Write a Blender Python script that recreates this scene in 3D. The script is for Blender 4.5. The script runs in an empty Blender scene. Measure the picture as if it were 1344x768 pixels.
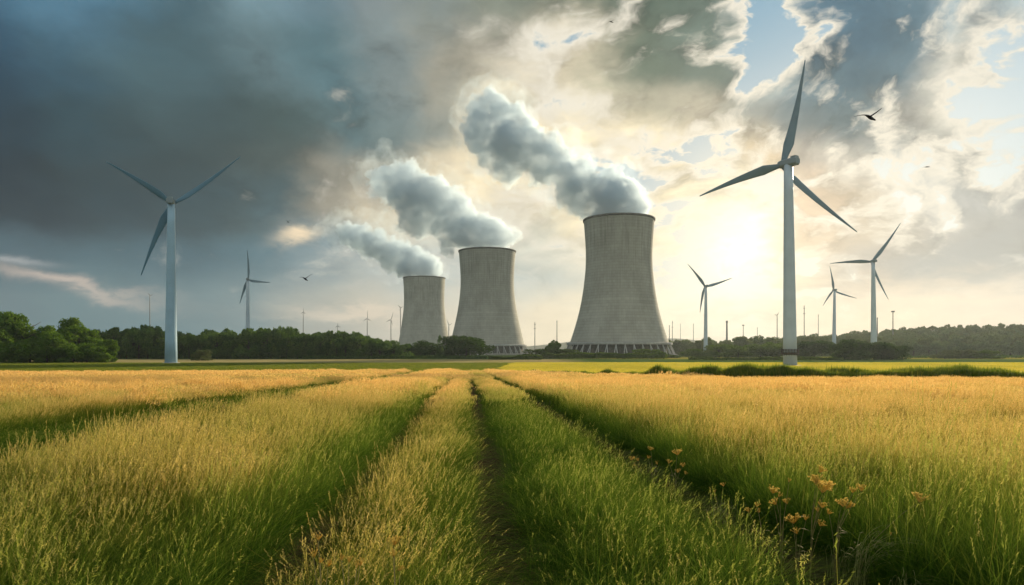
import bpy, math, random
import numpy as np
from mathutils import Vector, Matrix, Quaternion
R = math.radians
scene = bpy.context.scene
COL = scene.collection

# ------------------------------------------------------------------ camera
ZC = 2.5                       # eye height above the field at the camera
F = 896.0                      # focal length in photograph pixels (24 mm on 36 mm)
HX, HY = 672.0, 462.0          # vanishing point of the view axis in the photograph
cam = bpy.data.cameras.new('camera'); cam_o = bpy.data.objects.new('camera', cam); COL.objects.link(cam_o)
cam.lens = 24; cam.sensor_width = 36; cam.shift_y = (HY - 384) / 1344
cam.clip_start = 0.1; cam.clip_end = 30000
cam_o.location = (0, 0, ZC); cam_o.rotation_euler = (R(90), 0, 0)
scene.camera = cam_o

# ------------------------------------------------------------------ sun, exposure
SUN_AZ, SUN_EL = R(33), R(16)
SDIR = Vector((math.sin(SUN_AZ)*math.cos(SUN_EL), math.cos(SUN_AZ)*math.cos(SUN_EL), math.sin(SUN_EL)))
sun = bpy.data.lights.new('sun', 'SUN'); sun_o = bpy.data.objects.new('sun', sun); COL.objects.link(sun_o)
sun.energy = 5.0; sun.angle = R(2.0); sun.color = (1.0, 0.83, 0.58)
sun_o.rotation_euler = SDIR.to_track_quat('Z', 'Y').to_euler()
sun_o.location = (0, 0, 400)
scene.view_settings.view_transform = 'Standard'; scene.view_settings.look = 'None'
scene.view_settings.exposure = 0.47; scene.view_settings.gamma = 1.0
scene.view_settings.use_curve_mapping = False
cy = scene.cycles
cy.max_bounces = 8; cy.diffuse_bounces = 3; cy.glossy_bounces = 2; cy.transmission_bounces = 4
cy.volume_bounces = 3; cy.transparent_max_bounces = 8
cy.use_denoising = True
cy.caustics_reflective = False; cy.caustics_refractive = False
cy.use_adaptive_sampling = True; cy.adaptive_threshold = 0.02; cy.volume_step_rate = 2.0

# ------------------------------------------------------------------ node helper
def s2l(c):
    return tuple(((v/255)/12.92 if v/255 <= .04045 else ((v/255+.055)/1.055)**2.4) for v in c)
class NT:
    def __init__(s, nt): s.nt = nt; s.n = nt.nodes; s.l = nt.links
    def new(s, t, **kw):
        n = s.n.new(t)
        for k, v in kw.items(): setattr(n, k, v)
        return n
    def put(s, sock, v):
        if isinstance(v, bpy.types.NodeSocket): s.l.new(v, sock)
        elif v is not None: sock.default_value = v
    def m(s, op, a, b=None, c=None, clamp=False):
        n = s.new('ShaderNodeMath', operation=op); n.use_clamp = clamp
        s.put(n.inputs[0], a); s.put(n.inputs[1], b); s.put(n.inputs[2], c)
        return n.outputs[0]
    def vm(s, op, a, b=None, c=None):
        n = s.new('ShaderNodeVectorMath', operation=op)
        s.put(n.inputs[0], a); s.put(n.inputs[1], b); s.put(n.inputs[2], c)
        return n.outputs[1] if op in ('DOT_PRODUCT', 'LENGTH', 'DISTANCE') else n.outputs[0]
    def sc(s, a, f):
        n = s.new('ShaderNodeVectorMath', operation='SCALE'); s.put(n.inputs[0], a); s.put(n.inputs[3], f); return n.outputs[0]
    def mr(s, v, a, b, c=0.0, d=1.0, kind='SMOOTHSTEP'):
        n = s.new('ShaderNodeMapRange', interpolation_type=kind)
        for k, x in enumerate((v, a, b, c, d)): s.put(n.inputs[k], x)
        return n.outputs[0]
    def mix(s, f, a, b, blend='MIX'):
        n = s.new('ShaderNodeMix', data_type='RGBA', blend_type=blend); n.clamp_factor = True
        s.put(n.inputs[0], f)
        for i, v in ((6, a), (7, b)):
            if isinstance(v, tuple) and len(v) == 3: v = (*v, 1)
            s.put(n.inputs[i], v)
        return n.outputs[2]
    def noise(s, vec, scale, detail=4, rough=.55, dim='3D', dist=0.0):
        n = s.new('ShaderNodeTexNoise', noise_dimensions=dim)
        s.put(n.inputs['Vector'], vec); n.inputs['Scale'].default_value = scale
        n.inputs['Detail'].default_value = detail; n.inputs['Roughness'].default_value = rough
        n.inputs['Distortion'].default_value = dist
        return n
    def xyz(s, v):
        n = s.new('ShaderNodeSeparateXYZ'); s.put(n.inputs[0], v); return n.outputs
    def comb(s, x, y, z=0.0):
        n = s.new('ShaderNodeCombineXYZ'); s.put(n.inputs[0], x); s.put(n.inputs[1], y); s.put(n.inputs[2], z); return n.outputs[0]

# ------------------------------------------------------------------ sky
world = bpy.data.worlds.new('World'); scene.world = world; world.use_nodes = True
W = NT(world.node_tree); W.n.clear()
def build_sky():
    sky = W.new('ShaderNodeTexSky', sky_type='NISHITA'); sky.sun_disc = False
    sky.sun_elevation = SUN_EL; sky.sun_rotation = SUN_AZ; sky.air_density = 1.0; sky.dust_density = 1.5; sky.ozone_density = 1.5
    d = W.new('ShaderNodeTexCoord').outputs['Generated']
    x, y, z = W.xyz(d)
    yc = W.m('MAXIMUM', y, 0.42)
    u = W.m('DIVIDE', x, yc); v = W.m('DIVIDE', z, yc)
    zc = W.m('ADD', W.m('MAXIMUM', z, 0.0), 0.40)
    cp = W.comb(W.m('DIVIDE', x, zc), W.m('DIVIDE', y, zc))       # cloud deck seen in perspective
    # domain warp
    wn = W.noise(cp, 1.7, 6, .56, '2D')
    wv = W.vm('SUBTRACT', wn.outputs['Color'], (.5, .5, .5))
    wx, wy, wz = W.xyz(wv)
    wamp = W.mr(v, 0.0, 0.25, 0.25, 1.0)
    u2 = W.m('MULTIPLY_ADD', W.m('MULTIPLY', wx, wamp), 0.36, u)
    v2 = W.m('MULTIPLY_ADD', W.m('MULTIPLY', wy, wamp), 0.26, v)
    PX = [-150, 0, 110, 220, 330, 430, 530, 620, 710, 800, 880, 960, 1040, 1120, 1210, 1290, 1400]
    r = W.m('MULTIPLY_ADD', v2, -F/70, HY/70, )
    r = W.m('MINIMUM', W.m('MAXIMUM', r, 0.0), 6.0)
    U = W.m('MULTIPLY_ADD', u2, F/1550, (HX+150)/1550, clamp=True)
    rows = [  # py 0, 70, 140 ... 420 : colour of the cloud or air at each column, last number cloud cover
     [(44,80,102,1.9),(50,88,112,1.9),(78,118,140,1.9),(70,100,112,1.9),(116,146,156,1.35),(100,127,138,1.3),(118,130,132,1.2),(122,128,116,1.1),(96,108,96,1.3),(94,110,98,1.35),(104,120,110,1.15),(190,200,196,.42),(82,114,132,1.1),(74,106,124,1.4),(84,112,126,1.25),(150,166,170,.44),(170,185,188,.28)],
     [(36,70,92,1.9),(40,76,98,1.9),(60,98,117,1.9),(78,110,120,1.9),(112,142,150,1.35),(82,112,120,1.3),(124,138,138,1.2),(158,154,138,.95),(228,214,184,.66),(108,120,104,1.3),(116,128,116,1.15),(185,195,190,.40),(98,124,134,1.15),(84,110,122,1.4),(96,120,130,1.15),(196,192,178,.46),(185,190,186,.24)],
     [(32,62,80,1.9),(36,66,84,1.9),(50,82,95,1.9),(68,94,101,1.9),(76,100,102,1.9),(88,112,116,1.3),(112,130,130,1.2),(140,146,138,1.0),(216,204,176,.72),(186,180,156,1.15),(200,190,166,1.1),(160,162,152,1.0),(122,134,134,1.25),(106,124,128,1.2),(166,164,154,.72),(205,200,184,.34),(190,196,190,.24)],
     [(28,50,66,1.9),(30,54,70,1.9),(44,69,80,1.9),(58,81,88,1.9),(82,99,99,1.35),(136,134,122,1.1),(180,170,150,.9),(218,204,174,.8),(236,220,184,.9),(244,228,192,1.05),(252,236,200,1.05),(214,192,156,1.0),(180,170,154,1.1),(192,184,168,.75),(200,200,190,.36),(180,178,168,.60),(170,172,168,.6)],
     [(32,56,72,1.9),(34,58,74,1.9),(48,75,88,1.9),(60,87,97,1.35),(80,104,110,1.2),(150,145,130,.95),(202,190,164,.85),(216,206,182,.78),(216,212,192,.7),(244,226,186,.75),(252,238,202,.8),(255,246,218,.9),(236,210,176,.95),(212,196,170,.85),(190,186,176,.72),(186,184,176,.8),(182,180,174,.9)],
     [(62,88,102,1.3),(64,91,104,1.2),(64,95,108,1.25),(64,96,110,1.3),(78,110,122,1.2),(126,144,149,1.0),(160,170,169,.9),(174,185,182,.85),(194,198,188,.8),(235,220,190,.85),(252,242,214,.9),(255,248,224,.95),(248,224,188,.95),(204,190,170,1.0),(184,178,166,1.1),(178,174,164,1.1),(174,172,166,1.05)],
     [(78,106,118,1.3),(78,106,118,1.3),(80,112,122,1.3),(86,117,127,1.3),(106,130,137,1.2),(160,162,154,1.0),(192,185,168,.95),(214,203,179,.9),(234,218,187,.9),(244,228,194,.95),(252,236,204,1.0),(252,236,206,1.0),(246,226,192,1.0),(244,220,186,1.0),(240,216,184,1.0),(234,212,184,1.0),(228,208,182,1.0)],
    ]
    colour = None; cov = None
    for i, row in enumerate(rows):
        cr = W.new('ShaderNodeValToRGB'); cr.color_ramp.interpolation = 'EASE'
        el = cr.color_ramp.elements
        for k, (px, c) in enumerate(zip(PX, row)):
            pos = (px+150)/1550
            e = el[0] if k == 0 else (el[len(el)-1] if k == len(PX)-1 else el.new(pos))
            e.position = pos
        for k, c in enumerate(row):
            dk = .84 if (k <= 4 and 1 <= i <= 4) else 1.0
            el[k].color = (*s2l([q*dk for q in c[:3]]), c[3]/2)
        W.l.new(U, cr.inputs[0])
        w = W.mr(W.m('ABSOLUTE', W.m('SUBTRACT', r, float(i))), 0.0, 1.0, 1.0, 0.0)
        cw = W.sc(cr.outputs[0], w)
        colour = cw if colour is None else W.vm('ADD', colour, cw)
        cov = W.m('MULTIPLY', cr.outputs[1], w) if cov is None else W.m('MULTIPLY_ADD', cr.outputs[1], w, cov)
    cov = W.m('MULTIPLY', cov, 2.0)
    # unseen rear half of the sky: broken grey-blue cloud, toned as front fill light
    back = W.mr(y, 0.15, 0.5, 1.0, 0.0)
    bn = W.noise(cp, 1.6, 4, .55, '2D').outputs[0]
    bcol = W.mix(W.mr(bn, .35, .65), (.20, .30, .37), (.38, .45, .48))
    colour = W.mix(back, colour, bcol)
    cov = W.m('ADD', cov, W.m('MULTIPLY', back, W.m('SUBTRACT', .75, cov)))
    # fractal cloud detail, lit from the sun's side
    gd = Vector(((975-HX)/F, 1, (HY-326)/F)).normalized()
    gcp = (gd.x/(gd.z+.40), gd.y/(gd.z+.40), 0)
    to_sun = W.sc(W.vm('NORMALIZE', W.vm('SUBTRACT', gcp, cp)), .055)
    cpw = W.vm('MULTIPLY_ADD', wv, (.30, .30, 0), cp)
    def field(p, det):
        n = W.noise(p, 3.4, det, .57, '2D').outputs[0]
        vo = W.new('ShaderNodeTexVoronoi', voronoi_dimensions='2D', feature='F1'); vo.normalize = True
        W.l.new(p, vo.inputs['Vector']); vo.inputs['Scale'].default_value = 6.5; vo.inputs['Detail'].default_value = 4 if det > 6 else 2.5; vo.inputs['Roughness'].default_value = .55; vo.inputs['Lacunarity'].default_value = 2.2
        return W.m('MULTIPLY_ADD', W.m('SUBTRACT', .42, vo.outputs['Distance']), .30, n)
    n1 = field(cpw, 9)
    n2 = field(W.vm('ADD', cpw, to_sun), 6)
    big = W.noise(cpw, 1.0, 3, .5, '2D').outputs[0]
    fb = W.m('ADD', W.m('SUBTRACT', n1, .5), W.m('MULTIPLY_ADD', big, .5, -.25))
    fine = W.noise(cpw, 10.0, 5, .55, '2D').outputs[0]
    dens = W.m('MULTIPLY_ADD', W.m('SUBTRACT', fine, .5), W.mr(u, -.15, .3, .25, 2.4), W.m('MULTIPLY_ADD', fb, 2.2, cov))
    relief = W.m('SUBTRACT', n1, n2)
    # nearness to the sun's glow
    cosg = W.vm('DOT_PRODUCT', d, tuple(gd))
    ang = W.m('ARCCOSINE', W.m('MINIMUM', cosg, 0.99999))
    near = W.m('POWER', 2.718, W.m('DIVIDE', ang, -.34))
    nearw = W.m('POWER', 2.718, W.m('DIVIDE', W.m('MULTIPLY', ang, ang), -.028))
    # clear air (sky texture) -> bright thin cloud -> cloud body
    a1 = W.mr(dens, .30, .56)
    a2 = W.mr(dens, .46, 1.12)
    low = W.mr(v, .0, .24, 1.0, 0.0)
    edge = W.mix(near, (.74, .72, .64), (1.08, .95, .72))
    bodyf = W.m('MULTIPLY_ADD', relief, W.m('MULTIPLY', W.mr(v, .05, .34, .18, 1.0), W.m('MULTIPLY_ADD', near, 1.6, 1.9)), 1.0)
    bodyf = W.m('MULTIPLY', bodyf, W.m('MULTIPLY_ADD', W.m('SUBTRACT', big, .5), 0.5, 1.0))
    solid = W.mr(dens, .95, 1.5, 1.0, .38)
    bodyf = W.m('MULTIPLY_ADD', W.m('SUBTRACT', bodyf, 1.0), solid, 1.0)
    body = W.sc(colour, W.m('MINIMUM', W.m('MAXIMUM', bodyf, .5), 1.7))
    cloud = W.mix(a2, W.mix(low, edge, colour), body)
    for px, py, lx, ly, slope, col, amt in ((85, 376, 105, 9, .17, (.62, .50, .42), .75), (15, 345, 50, 5, .08, (.45, .46, .46), .6), (392, 313, 26, 8, -.25, (.98, .78, .52), .9), (470, 412, 90, 7, .0, (.80, .66, .50), .6), (1250, 345, 140, 16, -.05, (.42, .42, .40), .55), (1150, 398, 200, 6, 0, (.95, .74, .52), .5)):
        du = W.m('MULTIPLY_ADD', u, F/lx, (HX-px)/lx)
        dv = W.m('MULTIPLY_ADD', W.m('MULTIPLY_ADD', u, slope*F, slope*(HX-px)), -1/ly, W.m('MULTIPLY_ADD', v, -F/ly, (HY-py)/ly))
        dv = W.m('MULTIPLY_ADD', W.m('SUBTRACT', n1, .5), 8.0, dv)
        e2 = W.m('ADD', W.m('MULTIPLY', du, du), W.m('MULTIPLY', dv, dv))
        cloud = W.mix(W.m('MULTIPLY', W.m('POWER', 2.718, W.m('MULTIPLY', e2, -1)), W.m('MULTIPLY', W.m('GREATER_THAN', y, .3), amt)), cloud, col)
    core = W.m('POWER', 2.718, W.m('DIVIDE', W.m('MULTIPLY', ang, ang), -.0030))
    halo = W.m('POWER', 2.718, W.m('DIVIDE', W.m('MULTIPLY', ang, ang), -.030))
    cloud = W.vm('ADD', cloud, W.sc((1.0, .86, .58), W.m('MULTIPLY', core, .48)))
    cloud = W.vm('ADD', cloud, W.sc((1.0, .80, .52), W.m('MULTIPLY', halo, .06)))
    air = W.mix(nearw, (.10, .33, .50), (.90, .88, .76))
    a1l = W.m('MAXIMUM', W.m('MAXIMUM', a1, low), W.m('MULTIPLY', nearw, .7))
    cloud = W.mix(a1l, air, cloud)
    alpha = W.m('MULTIPLY_ADD', a1l, .22, .78)
    b1 = W.new('ShaderNodeBackground'); W.l.new(sky.outputs[0], b1.inputs[0]); b1.inputs[1].default_value = 0.05
    b2 = W.new('ShaderNodeBackground'); W.l.new(cloud, b2.inputs[0]); b2.inputs[1].default_value = 0.73
    ms = W.new('ShaderNodeMixShader'); W.l.new(alpha, ms.inputs[0]); W.l.new(b1.outputs[0], ms.inputs[1]); W.l.new(b2.outputs[0], ms.inputs[2])
    out = W.new('ShaderNodeOutputWorld'); W.l.new(ms.outputs[0], out.inputs[0])
    world.cycles.sampling_method = 'MANUAL'; world.cycles.sample_map_resolution = 512
build_sky()

# ------------------------------------------------------------------ object helpers
def link(o, parent=None):
    COL.objects.link(o)
    if parent is not None: o.parent = parent
    return o
def tag(o, label=None, cat=None, group=None, kind=None):
    for k, v in (('label', label), ('category', cat), ('group', group), ('kind', kind)):
        if v: o[k] = v
    return o
def thing(name, loc, label, cat, group=None):
    o = bpy.data.objects.new(name, None); o.empty_display_size = .5
    o.location = loc; link(o); return tag(o, label, cat, group)
class MB:
    """collects vertices and faces, builds one mesh object"""
    def __init__(s): s.v = []; s.f = []; s.a = []; s.nv = 0
    def add(s, v, f, a=None):
        v = np.asarray(v, float); s.v.append(v)
        s.f.extend([tuple(i + s.nv for i in q) for q in f]); s.nv += len(v)
        s.a.append(np.zeros((len(v), 4)) if a is None else np.asarray(a, float))
    def box(s, c, h, M=None):
        v = np.array([(x, y, z) for x in (-1, 1) for y in (-1, 1) for z in (-1, 1)], float) * np.asarray(h, float)
        if M is not None: v = v @ np.asarray(M).T
        s.add(v + np.asarray(c, float), [(0,1,3,2),(4,6,7,5),(0,4,5,1),(2,3,7,6),(0,2,6,4),(1,5,7,3)])
    def tube(s, pts, rad, n=8, cap=True):
        pts = [np.asarray(p, float) for p in pts]
        rad = np.broadcast_to(np.asarray(rad, float), (len(pts),))
        vs = []; up = None
        for i, p in enumerate(pts):
            t = pts[min(i+1, len(pts)-1)] - pts[max(i-1, 0)]; t = t/ (np.linalg.norm(t) + 1e-9)
            a = np.array((1., 0, 0)) if abs(t[0]) < .8 else np.array((0, 1., 0))
            b = np.cross(t, a); b /= np.linalg.norm(b); c = np.cross(t, b)
            for k in range(n):
                w = 2*math.pi*k/n; vs.append(p + rad[i]*(math.cos(w)*b + math.sin(w)*c))
        f = [(i*n+k, i*n+(k+1) % n, (i+1)*n+(k+1) % n, (i+1)*n+k) for i in range(len(pts)-1) for k in range(n)]
        if cap: f += [tuple(range(n))[::-1], tuple((len(pts)-1)*n+k for k in range(n))]
        s.add(vs, f)
    def lathe(s, prof, n=64, c=(0, 0, 0), cap=(False, False)):
        v = [(c[0]+r*math.cos(2*math.pi*k/n), c[1]+r*math.sin(2*math.pi*k/n), c[2]+z) for r, z in prof for k in range(n)]
        m = len(prof)
        f = [(i*n+k, i*n+(k+1) % n, (i+1)*n+(k+1) % n, (i+1)*n+k) for i in range(m-1) for k in range(n)]
        if cap[0]: f.append(tuple(range(n))[::-1])
        if cap[1]: f.append(tuple((m-1)*n+k for k in range(n)))
        s.add(v, f)
    def mesh(s, name, mat, smooth=False, attr=False):
        me = bpy.data.meshes.new(name)
        V = np.concatenate(s.v) if s.v else np.zeros((0, 3))
        me.from_pydata(V.tolist(), [], s.f); me.update()
        if attr:
            at = me.color_attributes.new('tint', 'FLOAT_COLOR', 'POINT')
            at.data.foreach_set('color', np.concatenate(s.a).astype('f').ravel())
        if mat: me.materials.append(mat)
        if smooth: me.polygons.foreach_set('use_smooth', [True]*len(me.polygons))
        return me
    def build(s, name, mat, parent=None, smooth=False, attr=False, loc=None):
        o = bpy.data.objects.new(name, s.mesh(name, mat, smooth, attr))
        if loc is not None: o.location = loc
        return link(o, parent)
def copy_tree(o, parent=None):
    c = o.copy(); COL.objects.link(c)
    if parent is not None: c.parent = parent
    for ch in list(o.children): copy_tree(ch, c)
    return c
def P(px, py, d):
    return Vector(((px-HX)/F*d, d, ZC-(py-HY)/F*d))
def material(name, rough=.9):
    m = bpy.data.materials.new(name); m.use_nodes = True
    t = NT(m.node_tree); b = m.node_tree.nodes['Principled BSDF']
    b.inputs['Roughness'].default_value = rough; b.inputs['Specular IOR Level'].default_value = .25
    return m, t, b
def simple(name, col, rough=.85, nscale=None, namt=.2, metal=0):
    m, t, b = material(name, rough)
    b.inputs['Metallic'].default_value = metal
    if nscale:
        n = t.noise(t.new('ShaderNodeTexCoord').outputs['Object'], nscale, 5).outputs[0]
        lo = tuple(c*(1-namt) for c in col); hi = tuple(min(1, c*(1+namt)) for c in col)
        t.l.new(t.mix(t.mr(n, .3, .7), lo, hi), b.inputs[0])
    else: b.inputs[0].default_value = (*col, 1)
    return m

# ------------------------------------------------------------------ terrain
TY = np.array([-400, -60, 0, 40, 100, 150, 200, 300, 400, 550, 700, 1000, 1600, 3200, 9000.])
TZ = np.array([.3, .2, 0, -.5, -1.6, -2.45, -3.2, -3.75, -3.7, -3.1, -2.6, -1.6, -1.0, -1.0, -1.0])
def _smooth(y):
    y = np.asarray(y, float); w = 1 + .12*np.abs(y)
    return sum(np.interp(y + k*w, TY, TZ) for k in (-1, -.5, 0, .5, 1))/5
def row_s(x, y): return x - (.5 - .066*y)          # distance across the drilled rows from the central furrow
EX = np.array([-400, -101, -12, -6.6, 12.8, 26.7, 71, 140])
EY = np.array([105, 130, 186, 184, 112, 82, 73, 67.])
def field_edge(x): return np.interp(x, EX, EY)
def hill(x, y):
    a = 30*np.clip((np.asarray(y)-780)/420, 0, 1)**1.2*np.clip((np.asarray(x)-330)/450, 0, 1)**1.2
    return a
def ground(x, y, furrow=True):
    x = np.asarray(x, float); y = np.asarray(y, float)
    z = _smooth(y) - _smooth(np.zeros(1))[0] + hill(x, y)
    if furrow:
        s = row_s(x, y)
        for c, w, dp in ((0, .34, .16), (3.45, .42, .18), (-2.55, .36, .14), (-9.9, .5, .12), (-11.9, .5, .12)):
            z = z - dp*np.exp(-((s-c)/w)**2)*(y < 160)*(y > -10)
    return z
def ground1(x, y): return float(ground(np.array([x]), np.array([y]), False)[0])

def ground_material():
    m, t, b = material('field_soil', .95)
    b.inputs['Specular IOR Level'].default_value = 0.0
    co = t.new('ShaderNodeTexCoord').outputs['Object']; x, y, z = t.xyz(co)
    s = t.m('SUBTRACT', t.m('MULTIPLY_ADD', y, .066, x), .5)
    fine = t.noise(co, 9.0, 6, .65).outputs[0]
    mid = t.noise(t.vm('MULTIPLY', co, (1, .35, 1)), .12, 5, .6).outputs[0]
    big = t.noise(t.vm('MULTIPLY', co, (1, .5, 1)), .012, 4, .5).outputs[0]
    soil = t.mix(t.mr(fine, .35, .7), (.030, .020, .012), (.085, .060, .034))
    straw = t.noise(t.vm('MULTIPLY', co, (30, 9, 1)), 1.0, 3, .6).outputs[0]
    soil = t.mix(t.mr(straw, .62, .74, 0, .7), soil, (.16, .115, .06))
    under = t.mix(t.mr(mid, .35, .65), (.045, .060, .018), (.075, .075, .025))
    fur = None
    for c, w in ((0, .45), (3.45, .5), (-2.55, .45)):
        g = t.mr(t.m('ABSOLUTE', t.m('SUBTRACT', s, c)), w*.5, w*1.1, 1, 0)
        fur = g if fur is None else t.m('MAXIMUM', fur, g)
    near = t.mix(fur, under, soil)
    # the fields beyond: green pasture on the left, yellow crop on the right, straw strips, far parkland
    green = t.mix(t.mr(mid, .3, .7), (.050, .095, .026), (.082, .125, .032))
    yellow = t.mix(t.mr(mid, .3, .7), (.22, .20, .035), (.30, .26, .05))
    strawf = t.mix(t.mr(mid, .3, .7), (.26, .21, .09), (.33, .27, .12))
    side = t.mr(t.m('MULTIPLY_ADD', t.m('SUBTRACT', big, .5), 40, t.m('MULTIPLY_ADD', y, -.06, x)), -12, 14)
    far = t.mix(side, green, yellow)
    yw = t.m('MULTIPLY_ADD', t.m('SUBTRACT', mid, .5), 26, y)
    far = t.mix(t.mr(yw, 384, 396), far, t.mix(t.mr(x, 20, 60), strawf, green))
    far = t.mix(t.mr(yw, 520, 545), far, t.mix(t.mr(x, 40, 90), green, yellow))
    far = t.mix(t.mr(yw, 690, 720), far, (.050, .075, .028))
    # field edge as the mesh knows it
    fl = None
    cr = t.new('ShaderNodeFloatCurve'); cv = cr.mapping.curves[0]
    ex = [(-400, 105), (-101, 130), (-12, 186), (-6.6, 184), (12.8, 112), (26.7, 82), (71, 73), (140, 67)]
    pts = [((a+400)/540, q/250) for a, q in ex]
    cv.points[0].location = pts[0]; cv.points[1].location = pts[-1]
    for p in pts[1:-1]: cv.points.new(*p)
    for p in cv.points: p.handle_type = 'VECTOR'
    cr.mapping.update()
    t.l.new(t.m('DIVIDE', t.m('ADD', x, 400), 540, clamp=True), cr.inputs[1])
    edge = t.m('MULTIPLY', cr.outputs[0], 250)
    col = t.mix(t.mr(t.m('SUBTRACT', y, edge), -1.0, 1.0), near, far)
    t.l.new(col, b.inputs[0])
    bp = t.new('ShaderNodeBump'); bp.inputs['Strength'].default_value = .6; bp.inputs['Distance'].default_value = .05
    t.l.new(fine, bp.inputs['Height']); t.l.new(bp.outputs[0], b.inputs['Normal'])
    return m
def build_ground():
    def sym(a): return np.concatenate([-a[::-1][:-1], a])
    xs = sym(np.concatenate([np.arange(0, 9, .14), np.geomspace(9, 4000, 90)]))
    ys = np.concatenate([np.linspace(-300, 2, 14), np.arange(2.5, 30, .3), np.geomspace(30, 4000, 190)])
    X, Y = np.meshgrid(xs, ys)
    # far rows fan out so that the mesh stays dense in front of the camera
    Z = ground(X, Y)
    rng = np.random.default_rng(1)
    Z = Z + rng.normal(0, .012, Z.shape)*(Y < 40)
    n, k = X.shape
    me = bpy.data.meshes.new('ground')
    idx = np.arange(n*k).reshape(n, k)
    f = np.stack([idx[:-1, :-1], idx[:-1, 1:], idx[1:, 1:], idx[1:, :-1]], -1).reshape(-1, 4)
    me.from_pydata(np.stack([X, Y, Z], -1).reshape(-1, 3).tolist(), [], f.tolist()); me.update()
    me.polygons.foreach_set('use_smooth', [True]*len(me.polygons))
    me.materials.append(ground_material())
    o = link(bpy.data.objects.new('ground', me)); tag(o, 'dark soil and low green growth under the farm fields', None, None, 'structure')
build_ground()

# ------------------------------------------------------------------ scattering of uncountable growth
def scatter(name, src, pts, rot, scl, attrs, label, cat):
    """one 'stuff' object: points carrying instances of the source meshes (sources are not linked to the scene)"""
    me = bpy.data.meshes.new(name); n = len(pts)
    me.vertices.add(n); me.vertices.foreach_set('co', np.asarray(pts, 'f').ravel())
    for k, v in (('rot', rot), ('scl', scl)):
        me.attributes.new(k, 'FLOAT_VECTOR', 'POINT').data.foreach_set('vector', np.asarray(v, 'f').ravel())
    rng = np.random.default_rng(len(name)+n)
    me.attributes.new('pick', 'INT', 'POINT').data.foreach_set('value', rng.integers(0, len(src), n).astype('i'))
    for k, v in attrs.items():
        me.attributes.new(k, 'FLOAT', 'POINT').data.foreach_set('value', np.asarray(v, 'f'))
    o = link(bpy.data.objects.new(name, me))
    g = bpy.data.node_groups.new(name, 'GeometryNodeTree')
    g.interface.new_socket('Geometry', in_out='INPUT', socket_type='NodeSocketGeometry')
    g.interface.new_socket('Geometry', in_out='OUTPUT', socket_type='NodeSocketGeometry')
    N, L = g.nodes, g.links
    gi = N.new('NodeGroupInput'); go = N.new('NodeGroupOutput')
    iop = N.new('GeometryNodeInstanceOnPoints'); jn = N.new('GeometryNodeJoinGeometry')
    for so in src[::-1]:
        oi = N.new('GeometryNodeObjectInfo'); oi.inputs['Object'].default_value = so; oi.inputs['As Instance'].default_value = True
        L.new(oi.outputs['Geometry'], jn.inputs[0])
    def na(k, t):
        a = N.new('GeometryNodeInputNamedAttribute'); a.data_type = t; a.inputs[0].default_value = k; return a.outputs['Attribute']
    L.new(gi.outputs[0], iop.inputs['Points']); L.new(jn.outputs[0], iop.inputs['Instance'])
    iop.inputs['Pick Instance'].default_value = True
    L.new(na('pick', 'INT'), iop.inputs['Instance Index'])
    e2r = N.new('FunctionNodeEulerToRotation'); L.new(na('rot', 'FLOAT_VECTOR'), e2r.inputs[0])
    L.new(e2r.outputs[0], iop.inputs['Rotation']); L.new(na('scl', 'FLOAT_VECTOR'), iop.inputs['Scale'])
    L.new(iop.outputs[0], go.inputs[0])
    o.modifiers.new('scatter', 'NODES').node_group = g
    return tag(o, label, cat, None, 'stuff')

def leaf_material(name, kind):
    m = bpy.data.materials.new(name); m.use_nodes = True
    t = NT(m.node_tree); t.n.clear()
    a = t.new('ShaderNodeAttribute', attribute_name='tint'); hgt, seed, rnd = t.xyz(a.outputs['Color'])
    ga = t.new('ShaderNodeAttribute', attribute_name='gold', attribute_type='INSTANCER').outputs['Fac']
    if kind == 'grass':
        g = t.m('ADD', ga, t.m('MULTIPLY_ADD', rnd, .4, -.2), clamp=True)
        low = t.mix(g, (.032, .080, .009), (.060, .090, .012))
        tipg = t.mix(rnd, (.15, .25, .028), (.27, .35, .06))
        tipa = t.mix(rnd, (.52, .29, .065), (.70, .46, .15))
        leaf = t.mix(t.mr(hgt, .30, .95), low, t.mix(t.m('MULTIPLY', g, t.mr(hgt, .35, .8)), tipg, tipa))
        sd = t.mix(g, t.mix(rnd, (.22, .29, .05), (.36, .38, .09)), t.mix(rnd, (.66, .38, .11), (.93, .69, .34)))
        col = t.mix(seed, leaf, sd)
    elif kind == 'weed':
        col = t.mix(hgt, (.030, .060, .012), t.mix(rnd, (.070, .15, .020), (.14, .23, .035)))
        col = t.mix(ga, col, t.mix(hgt, (.30, .28, .04), t.mix(rnd, (.58, .50, .06), (.74, .62, .12))))
    else:
        col = t.mix(rnd, (.040, .080, .015), (.085, .130, .026))
        col = t.mix(ga, col, t.mix(rnd, (.07, .075, .02), (.12, .12, .03)))
    d = t.new('ShaderNodeBsdfDiffuse'); tr = t.new('ShaderNodeBsdfTranslucent'); mx = t.new('ShaderNodeMixShader')
    t.l.new(col, d.inputs[0]); t.l.new(t.vm('MULTIPLY', col, (1.15, 1.1, .8)), tr.inputs[0])
    mx.inputs[0].default_value = {'grass': .50, 'weed': .45}.get(kind, .28)
    t.l.new(d.outputs[0], mx.inputs[1]); t.l.new(tr.outputs[0], mx.inputs[2])
    o = t.new('ShaderNodeOutputMaterial'); t.l.new(mx.outputs[0], o.inputs[0])
    return m
M_GRASS = leaf_material('grass_blades', 'grass')
M_WEED = leaf_material('weed_leaves', 'weed')
M_LEAF = leaf_material('tree_leaves', 'tree')

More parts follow.
